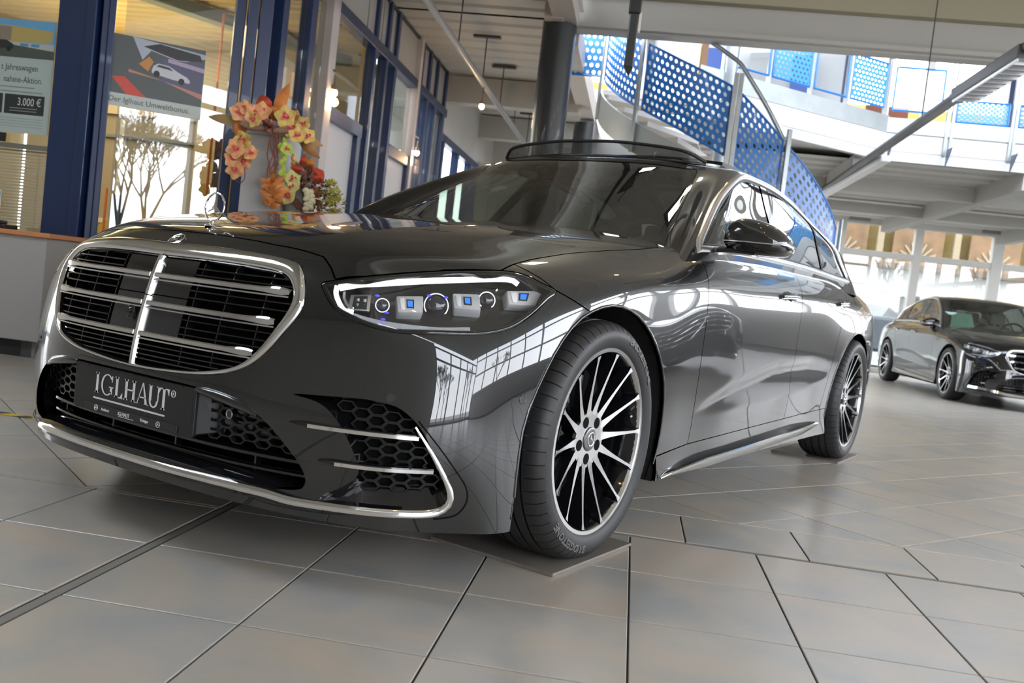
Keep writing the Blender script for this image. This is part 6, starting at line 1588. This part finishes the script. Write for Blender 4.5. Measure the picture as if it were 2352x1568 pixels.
# ---- ceiling track with hangers and lamps
tr=thing('light_track','long grey light track tube hung below the left ceiling','light track',B(-1.0,7,3.0))
W_(MB().tube([(-1.0,2.5,3.0),(-1.0,12.8,3.0)],.034,12)).build('track_tube',mat('track_grey',(.25,.25,.24),.4,metal=.3),tr,smooth=60)
for b in (5.45,6.83,8.12,9.42,10.9,12.2):
    W_(MB().tube([(-1.0,b,3.03),(-1.0,b,3.49)],.007,6)).build('hanger_rod',mat('hanger_dark',(.06,.055,.05),.5),tr); W_(MB().box((-1.0,b,3.485),(.30,.06,.02))).build('hanger_plate',mat('hanger_dark',(.06,.055,.05),.5),tr)
def spot(label,p,light=True,pw=4,grp=None):
    s=thing('spot_lamp',label,'lamp',p,grp); p=Vector(p)
    MB().ellipsoid(p,(.030,.030,.034),14,10).build('bulb',M_LAMP,s,smooth=80)
    MB().lathe([(0.02,.026),(.06,.024),(.07,.012),(.14,.008)],16,'z',tuple(p)).build('lamp_holder',mat('lamp_holder',(.32,.24,.18),.4,metal=.5),s,smooth=50)
    l=bpy.data.lights.new('spot_glow','POINT'); l.energy=pw; l.color=(1,.60,.28); l.shadow_soft_size=.05; lo=bpy.data.objects.new('spot_glow',l); COL.objects.link(lo); lo.location=p-Vector((0,0,.10)); lo.parent=s; lo.matrix_parent_inverse=s.matrix_world.inverted()
spot('glowing bulb hanging under the light track left of the big column',B(-1.0,6.95,2.76)); W_(MB().tube([(-1.0,6.95,2.89),(-1.0,6.95,3.0)],.006,6)).build('lamp_cord',mat('hanger_dark',(.06,.055,.05),.5),bpy.data.objects['spot_lamp'])
spot('glowing bulb beside the rose post above the flowers',B(-1.76,4.33,2.25),pw=3)
spot('glowing bulb on the far rose post near the windscreen edge',B(-1.76,7.28,2.23),pw=3)
W_(MB().tube([(-1.76,4.33,2.42),(-1.80,4.30,2.44)],.01,6)).build('lamp_arm',M_SATIN,bpy.data.objects['spot_lamp.001']); W_(MB().tube([(-1.76,7.28,2.40),(-1.80,7.20,2.42)],.01,6)).build('lamp_arm',M_SATIN,bpy.data.objects['spot_lamp.002'])
br=thing('spot_rail','ceiling rail with five warm bulbs, mirrored as small dots in the graphite bonnet','light rail',B(.6,.5,3.3))
W_(MB().tube([(.9,-2.2,3.32),(1.6,1.2,3.32),(2.8,3.6,3.32)],.02,8)).build('rail',mat('track_grey',(.25,.25,.24),.4,metal=.3),br,smooth=60)
for a,b in ((.9,-2.2),(1.25,-.5),(1.6,1.2),(2.2,2.4),(2.8,3.6)):
    W_(MB().ellipsoid((a,b,3.22),(.04,.04,.045),12,8)).build('bulb',M_LAMP,br,smooth=80); W_(MB().tube([(a,b,3.25),(a,b,3.31)],.012,6)).build('bulb_neck',M_SATIN,br)
fl_=thing('floodlight','bright square floodlight under the ceiling, mirrored in the windscreen beside the pole','lamp',B(.98,2.62,3.4))
fdir=Vector((.32,-.58,-.75)).normalized(); fx_,fy_,_q=frame(fdir); fc=B(.98,2.62,3.38)
MB().box(fc-fdir*.05,(.32,.36,.10),(fx_,fy_,fdir)).build('housing',M_MBLACK,fl_,bevel=.01)
MB().box(fc+fdir*.004,(.17,.22,.008),(fx_,fy_,fdir)).build('lamp_panel',mat('flood_panel',(1,.95,.8),.4,emit=(1,.90,.66),estr=30),fl_)
W_(MB().tube([(.98,2.62,3.44),(.98,2.62,3.9)],.012,6)).build('hanger_rod',mat('hanger_dark',(.06,.055,.05),.5),fl_)
# dark hanging pole near the top edge
hp=thing('hanging_pole','dark pointed pole hanging down in front of the big beam','pole',B(.76,1.9,3.4))
W_(MB().prism([(-.024,0),(.024,0),(.024,1.60),(-.024,1.60)],(.745,1.87,2.03),(1,0,0),(0,0,1),.035)).build('pole',M_COLUMN,hp,bevel=.006)
W_(MB().add([(.721,1.835,2.03),(.769,1.835,2.03),(.769,1.87,2.03),(.721,1.87,2.03),(.75,1.85,1.985)],[(0,1,4),(1,2,4),(2,3,4),(3,0,4)])).build('tip',M_COLUMN,hp)
W_(MB().box((.745,1.85,2.36),(.066,.05,.10))).build('clamp',mat('clamp_black',(.02,.022,.025),.3),hp,bevel=.008); W_(MB().box((.778,1.85,2.27),(.012,.03,.10))).build('clamp_plate',M_SATIN,hp)
# long light beam under the gallery (dark tube, louvred fitting, white fitting)
lb=thing('linear_light','long dark light beam with a louvred lamp hanging below the gallery','light beam',B(3.3,6,2.72))
W_(MB().tube([(3.16,1.8,2.68),(3.42,12.0,2.70)],.045,12)).build('tube',mat('track_dark',(.045,.048,.05),.4,metal=.3),lb,smooth=50)
lo=W_(MB().box((3.235,3.75,2.66),(.20,1.25,.09))).build('louvre_housing',mat('track_dark2',(.07,.072,.075),.4),lb,bevel=.01)
for i in range(10): W_(MB().box((3.235,3.22+.118*i,2.608),(.17,.008,.025))).build('louvre',M_SATIN,lo)
W_(MB().box((3.15,3.75,2.612),(.012,1.2,.03))).build('louvre_edge',M_SATIN,lo)
W_(MB().box((3.30,4.55,2.72),(.06,.35,.08))).build('gear_box',mat('track_dark2',(.07,.072,.075),.4),lb,bevel=.01)
W_(MB().box((3.40,8.9,2.64),(.11,3.4,.07))).build('white_fitting',M_WHITE,lb,bevel=.01)
for b in (2.6,5.6,8.4,11.2): W_(MB().tube([(3.28+.02*(b-6)*.5,b,2.70),(3.28+.02*(b-6)*.5,b,3.9 if b<5.8 else 2.92)],.006,6)).build('hanger_rod',mat('hanger_dark',(.06,.055,.05),.5),lb)
# ---- spiral stair
m_pb=mat('perforated_blue',(.012,.17,.55),.35,coat=.3); m_pb2=mat('perforated_blue_pale',(.03,.24,.55),.35,coat=.3)
CX,CY,CR=1.65,7.25,1.36
zt=lambda th:float(np.interp(th,[150,185,221,245,270,293,330,370],[4.0,3.93,3.48,3.20,2.93,2.47,1.85,1.2])); zb=lambda th:float(np.interp(th,[150,185,221,245,270,293,330,370],[3.30,3.24,2.82,2.56,2.27,1.84,1.2,.55]))
def P_(th,z,r=CR): t=math.radians(th); return (CX+r*math.cos(t),CY+r*math.sin(t),z)
st=thing('spiral_stair','blue spiral stair with perforated panels curving behind the car roof','stair',B(CX,CY,0))
def perforated(fn,nu,nv,hole,parent,name,m,ns=10):
    """sheet with round holes; fn(u,v)->point, u,v in 0..1; holes staggered"""
    mb=MB(); V={}; F=[]
    def cell(u0,v0,u1,v1):
        c=((u0+u1)/2,(v0+v1)/2); ru=(u1-u0)/2*hole; rv=(v1-v0)/2*hole
        ring=[(c[0]+ru*math.cos(2*PI*(k+.5)/8),c[1]+rv*math.sin(2*PI*(k+.5)/8)) for k in range(8)]
        sq=[(u1,(v0+v1)/2+ (v1-v0)*.21),((u0+u1)/2+(u1-u0)*.21,v1),((u0+u1)/2-(u1-u0)*.21,v1),(u0,(v0+v1)/2+(v1-v0)*.21),(u0,(v0+v1)/2-(v1-v0)*.21),((u0+u1)/2-(u1-u0)*.21,v0),((u0+u1)/2+(u1-u0)*.21,v0),(u1,(v0+v1)/2-(v1-v0)*.21)]
        out=[(u1,v1),(u0,v1),(u0,v0),(u1,v0)]
        n=len(mb.v); mb.v+= [fn(*p) for p in ring]+[fn(*p) for p in sq]+[fn(*p) for p in out]
        for k in range(8): mb.f.append((n+k,n+(k+1)%8,n+8+(k+1)%8,n+8+k))
        for k,(a,b_) in enumerate(((0,1),(2,3),(4,5),(6,7))): mb.f.append((n+8+a,n+16+k,n+8+b_))
    for j in range(nv):
        off=.5/nu if j%2 else 0
        for i in range(nu):
            u0=i/nu+off; u1=u0+1/nu
            if u1>1.0001: continue
            cell(u0,j/nv,u1,(j+1)/nv)
        if j%2: 
            for a,b_ in ((0,.5/nu),(1-.5/nu,1)): mb.quad(fn(a,j/nv),fn(b_,j/nv),fn(b_,(j+1)/nv),fn(a,(j+1)/nv))
    o=W_(mb).build(name,m,parent); return o
def stair_panel(t0,t1,nu,nv,m):
    fn=lambda u,v:P_(t0+(t1-t0)*u,zb(t0+(t1-t0)*u)*(1-v)+zt(t0+(t1-t0)*u)*v)
    p=perforated(fn,nu,nv,.58,st,'perforated_panel',m)
    for f_ in (zt,zb): W_(MB().tube([P_(t0+(t1-t0)*i/14,f_(t0+(t1-t0)*i/14)) for i in range(15)],.010,6)).build('panel_edge',M_BLUE_F if False else m_pb,p,smooth=60)
    for t in (t0,t1): W_(MB().tube([P_(t,zb(t)),P_(t,zt(t))],.010,6)).build('panel_edge',m_pb,p)
def flat_panel():
    fn=lambda u,v:(-.32+.60*u,7.06,3.22+.70*v)
    p=perforated(fn,9,9,.58,st,'perforated_panel',m_pb2)
    for z in (3.22,3.92): W_(MB().tube([(-.32,7.06,z),(.28,7.06,z)],.010,6)).build('panel_edge',m_pb,p)
flat_panel(); stair_panel(190,225.5,13,9,m_pb); stair_panel(229.5,268,15,9,m_pb); stair_panel(272,291.5,9,9,m_pb); stair_panel(294.5,334,13,9,m_pb)
for th in (188.5,227.5,270,293,336):
    for dth in ((-1.0,1.0) if th==270 else (0,)):
        W_(MB().box(P_(th+dth,(zt(th)+.14+zb(th)-.45)/2,CR+.035),(.030,.045,zt(th)+.14-zb(th)+.45),(Vector((math.cos(math.radians(th)),math.sin(math.radians(th)),0)),Vector((-math.sin(math.radians(th)),math.cos(math.radians(th)),0)),ZZ))).build('post',M_GALV,st,bevel=.004)
hr=[P_(t,zt(t)+float(np.interp(t,[225,240,255,270,284,293],[.30,.32,.31,.26,.14,.04])),CR-.05) for t in np.linspace(228,293,30)]; W_(MB().tube(hr,.022,10)).build('handrail',M_GALV,st,smooth=60)
for r_,nm in ((CR+.02,'outer_stringer'),(.42,'inner_stringer')):
    mb=MB(); ths=np.linspace(152,360,44); V=[]
    for t in ths: z=zb(t)-.15; V+= [P_(t,z,r_),P_(t,z-.30,r_),P_(t,z-.30,r_-.02),P_(t,z,r_-.02)]
    mb.add(V,[(4*i+k,4*i+(k+1)%4,4*i+4+(k+1)%4,4*i+4+k) for i in range(43) for k in range(4)]); W_(mb).build(nm,mat('stringer_grey',(.46,.50,.49),.45,metal=.2),st,smooth=40)
for k in range(13):
    t=165+k*15; z=zb(t)-.17; a,b_=t-8.5,t+8.5
    mb=MB(); V=[P_(a,z,.42),P_(a,z,CR),P_(b_,z,CR),P_(b_,z,.42)]; V+=[(x,y,q-.05) for x,y,q in V]
    mb.add(V,[(0,1,2,3),(7,6,5,4),(0,4,5,1),(1,5,6,2),(2,6,7,3),(3,7,4,0)]); W_(mb).build('tread',mat('tread_pale',(.62,.58,.53),.6),st)
W_(MB().tube([(CX,CY,0),(CX,CY,4.4)],.09,16)).build('newel_tube',M_GALV,st,smooth=60)
# ---- gallery railing
gr=thing('gallery_railing','gallery railing of steel posts with blue perforated and glass panels, upper right','railing',B(3.7,8.65,3.24))
A=Vector((1.33,7.0,0)); 
def gp(s,z,o=0.0): 
    p=A+ED*s+Vector((-ED.y,ED.x,0))*o; return (p.x,p.y,z)
def gq(a,z,o=0.0): return (a,8.68+o,z)
def rail_panel(fp,s0,s1,z0,z1,kind):
    if kind=='perf':
        p=perforated(lambda u,v:fp(s0+(s1-s0)*u,z0+(z1-z0)*v),max(4,int((s1-s0)/.062)),10,.56,gr,'perforated_panel',m_pb2)
    else:
        p=W_(MB().quad(fp(s0,z0),fp(s1,z0),fp(s1,z1),fp(s0,z1))).build('glass_panel',M_PANE,gr)
    for a,b_ in (((s0,z0),(s1,z0)),((s1,z0),(s1,z1)),((s1,z1),(s0,z1)),((s0,z1),(s0,z0))): W_(MB().tube([fp(*a),fp(*b_)],.013,6)).build('panel_frame',m_pb,p)
for s0,s1,k in ((.36,.94,'glass'),(1.0,1.56,'perf'),(1.64,2.15,'glass'),(2.22,2.78,'perf')): rail_panel(gp,s0,s1,3.50,4.02,k)
for s in (.32,.97,1.60,2.18,2.84):
    W_(MB().box(gp(s,3.55,.03),(.035,.05,1.12),(ED,Vector((-ED.y,ED.x,0)),ZZ))).build('post',M_GALV,gr,bevel=.004)
for s0,s1,k in ((3.75,4.32,'glass'),(4.50,5.10,'perf_low'),(5.22,5.9,'perf_low'),(6.0,6.6,'glass'),(6.7,7.4,'perf_low')):
    rail_panel(gq,s0,s1,3.50 if k=='glass' else 3.42,4.02 if k=='glass' else 3.68,'glass' if k=='glass' else 'perf')
for a in (3.68,4.40,4.46,5.14,5.18,5.95,6.65,7.45):
    W_(MB().box(gq(a,3.55,-.03),(.035,.05,1.12))).build('post',M_GALV,gr,bevel=.004)
for a in (3.74,4.42,5.16,5.95,6.7): W_(MB().add([(a,8.60,3.06),(a+.012,8.60,3.06),(a+.012,8.42,3.06),(a,8.42,3.06),(a,8.60,2.86),(a+.012,8.60,2.86)],[(0,1,2,3),(0,3,4),(1,5,2),(0,4,5,1),(3,2,5,4)])).build('post_bracket',mat('bracket_dark',(.12,.16,.22),.4,metal=.4),gr)
W_(MB().box((7.1,8.64,3.31),(6.8,.012,.18))).build('toe_board',M_GALV,gr); 
W_(MB().box(gp(1.45,3.32,.0),(2.9,.012,.20),(ED,Vector((-ED.y,ED.x,0)),ZZ))).build('toe_board',M_GALV,gr)
W_(MB().tube([gp(.2,4.16),gp(2.84,4.16),gq(7.5,4.16,-.03)],.021,10)).build('handrail',M_GALV,gr,smooth=60)
# things beyond the gallery
pc=thing('shelf_unit','brown wooden shelf with pale notices on the upper floor behind the stair','shelf',B(1.3,12.0,3.3))
W_(MB().box((1.55,12.2,4.55),(.10,.9,1.9))).build('back_board',mat('shelf_brown',(.20,.11,.06),.6),pc)
for i in range(2): W_(MB().box((1.48,11.98+.42*i,4.75),(.02,.34,.55))).build('notice',mat('notice_cream',(.62,.52,.28),.6),pc)
# ---- outside: timber house, paving and trees seen through the rear windows
hs=thing('timber_house','pale house with yellow timber balcony boards outside the rear windows','building',B(6,22,0))
W_(MB().box((6,22.2,1.3),(18,.3,2.6))).build('rendered_wall',mat('render_white',(.42,.41,.39),.8,noise=.1,nscale=.6),hs)
W_(MB().box((6,22.4,4.6),(18,.3,4.2))).build('upper_wall',mat('house_yellow',(.30,.20,.05),.8,noise=.2,nscale=.8),hs)
for k in range(9):
    a=-1.5+k*1.9
    f=W_(MB().box((a,21.9,3.15),(1.25,.10,1.1))).build('carved_panel',mat('timber_orange',(.20,.11,.05),.7,noise=.25,nscale=3),hs)
    for j in range(7):
        t=math.radians(25+j*21); W_(MB().beam((a,21.84,2.72),(a+.5*math.cos(t),21.84,2.72+.5*math.sin(t)),.05,.03,(0,1,0))).build('carved_ray',mat('timber_pale',(.32,.24,.15),.7),f)
    W_(MB().box((a+.95,21.9,3.15),(.16,.16,1.3))).build('balcony_post',mat('timber_pale',(.32,.24,.15),.7),hs)
W_(MB().box((6,21.9,3.78),(18,.16,.14))).build('balcony_rail',mat('timber_pale',(.32,.24,.15),.7),hs); W_(MB().box((6,21.9,2.56),(18,.2,.16))).build('balcony_base',mat('timber_dark',(.10,.06,.03),.7),hs)
for k in range(5): W_(MB().box((.5+k*3.2,22.18,4.9),(.9,.06,1.0))).build('window',mat('house_window',(.10,.10,.09),.2),hs)
pv=thing('parked_van','pale van standing outside the rear windows','van',B(7.0,18.6,0))
W_(MB().add([(6.2,18.0,.35),(8.6,18.0,.35),(8.6,19.6,.35),(6.2,19.6,.35),(6.2,18.1,1.15),(8.6,18.1,1.15),(8.6,19.5,1.15),(6.2,19.5,1.15)],[(0,3,2,1),(4,5,6,7),(0,1,5,4),(1,2,6,5),(2,3,7,6),(3,0,4,7)])).build('body',mat('van_grey',(.14,.15,.17),.4,coat=.5),pv,bevel=.08)
W_(MB().add([(6.7,18.12,1.13),(8.5,18.12,1.13),(8.5,19.48,1.13),(6.7,19.48,1.13),(7.0,18.2,1.68),(8.4,18.2,1.68),(8.4,19.4,1.68),(7.0,19.4,1.68)],[(4,5,6,7),(0,1,5,4),(1,2,6,5),(2,3,7,6),(3,0,4,7)])).build('cabin',mat('van_glass',(.03,.035,.04),.1,coat=1),pv,bevel=.05)
for a in (6.75,8.1): W_(MB().lathe([(17.98,.02),(17.98,.32),(18.2,.32)],24,'y',(a,0,.32))).build('tyre',M_RUBBER,pv,smooth=40)
def bare_tree(label,base,h,seed,m,depth=5,spread=.55,grp=None):
    rnd=random.Random(seed); mb=MB()
    def grow(p,d,l,r,n):
        q=p+d*l; mb.tube([p,(p+q)/2+Vector((rnd.uniform(-1,1),rnd.uniform(-1,1),0))*l*.05,q],[r,r*.85,r*.7],5)
        if n==0: return
        for k in range(3 if n>2 else 4):
            e=(d+Vector((rnd.uniform(-1,1),rnd.uniform(-1,1),rnd.uniform(-.2,.7)))*spread).normalized(); grow(q,e,l*rnd.uniform(.62,.82),r*.64,n-1)
    grow(Vector(base),Vector((0,0,1)),h*.28,h*.015,depth); o=mb.build('bare_tree',m,smooth=60); return tag(o,label,'tree',grp)
m_bark=mat('bark',(.07,.062,.055),.9)
bare_tree('tall bare winter tree mirrored in the office pane below the carport poster',B(5.2,-10.4,-.1),4.4,3,m_bark,6)
bare_tree('slimmer bare winter tree mirrored at the right of the office pane',B(7.6,-13.2,-.1),4.8,8,m_bark,6,.6)
bare_tree('wide bare tree outside, mirrored in the front wing of the graphite sedan',B(11.8,-9.5,-.1),5.0,21,m_bark,4,.55)
bare_tree('bare tree outside on the right, mirrored behind the headlight of the graphite sedan',B(13.5,-3,-.1),5.5,24,m_bark,4,.55)
# inside the office: orange tubes and a pale stack on the sill
oc=thing('office_screen','dark blue screen panels with thin orange edge tubes inside the office','screen',B(-2.9,4.6,0))
W_(MB().box((-2.88,4.72,1.0),(.13,.03,2.0))).build('panel',M_BLUE_F,oc); W_(MB().tube([(-2.935,4.60,0),(-2.925,4.60,2.9)],.012,8)).build('orange_tube',M_ORANGE,oc); W_(MB().tube([(-3.95,4.70,0),(-3.94,4.70,1.28)],.012,8)).build('orange_tube',M_ORANGE,oc); W_(MB().box((-3.86,4.76,.62),(.11,.03,1.24))).build('panel',M_BLUE_F,oc)
W_(MB().box((-2.74,4.75,1.0),(.10,.03,2.0))).build('side_blind',mat('blind_ochre',(.45,.38,.16),.6),oc)
ob=thing('ochre_partition','curved ochre partition board standing inside the office','partition',B(-3.4,5.3,0))
pts=[(-4.5,.80),(-4.3,1.0),(-4.0,1.22),(-3.6,1.40),(-3.2,1.48),(-2.7,1.50),(-2.7,0),(-4.5,0)]
W_(MB().prism([(a,z) for a,z in pts],(0,5.3,0),(1,0,0),(0,0,1),.03)).build('board',mat('partition_ochre',(.42,.33,.10),.6),ob)
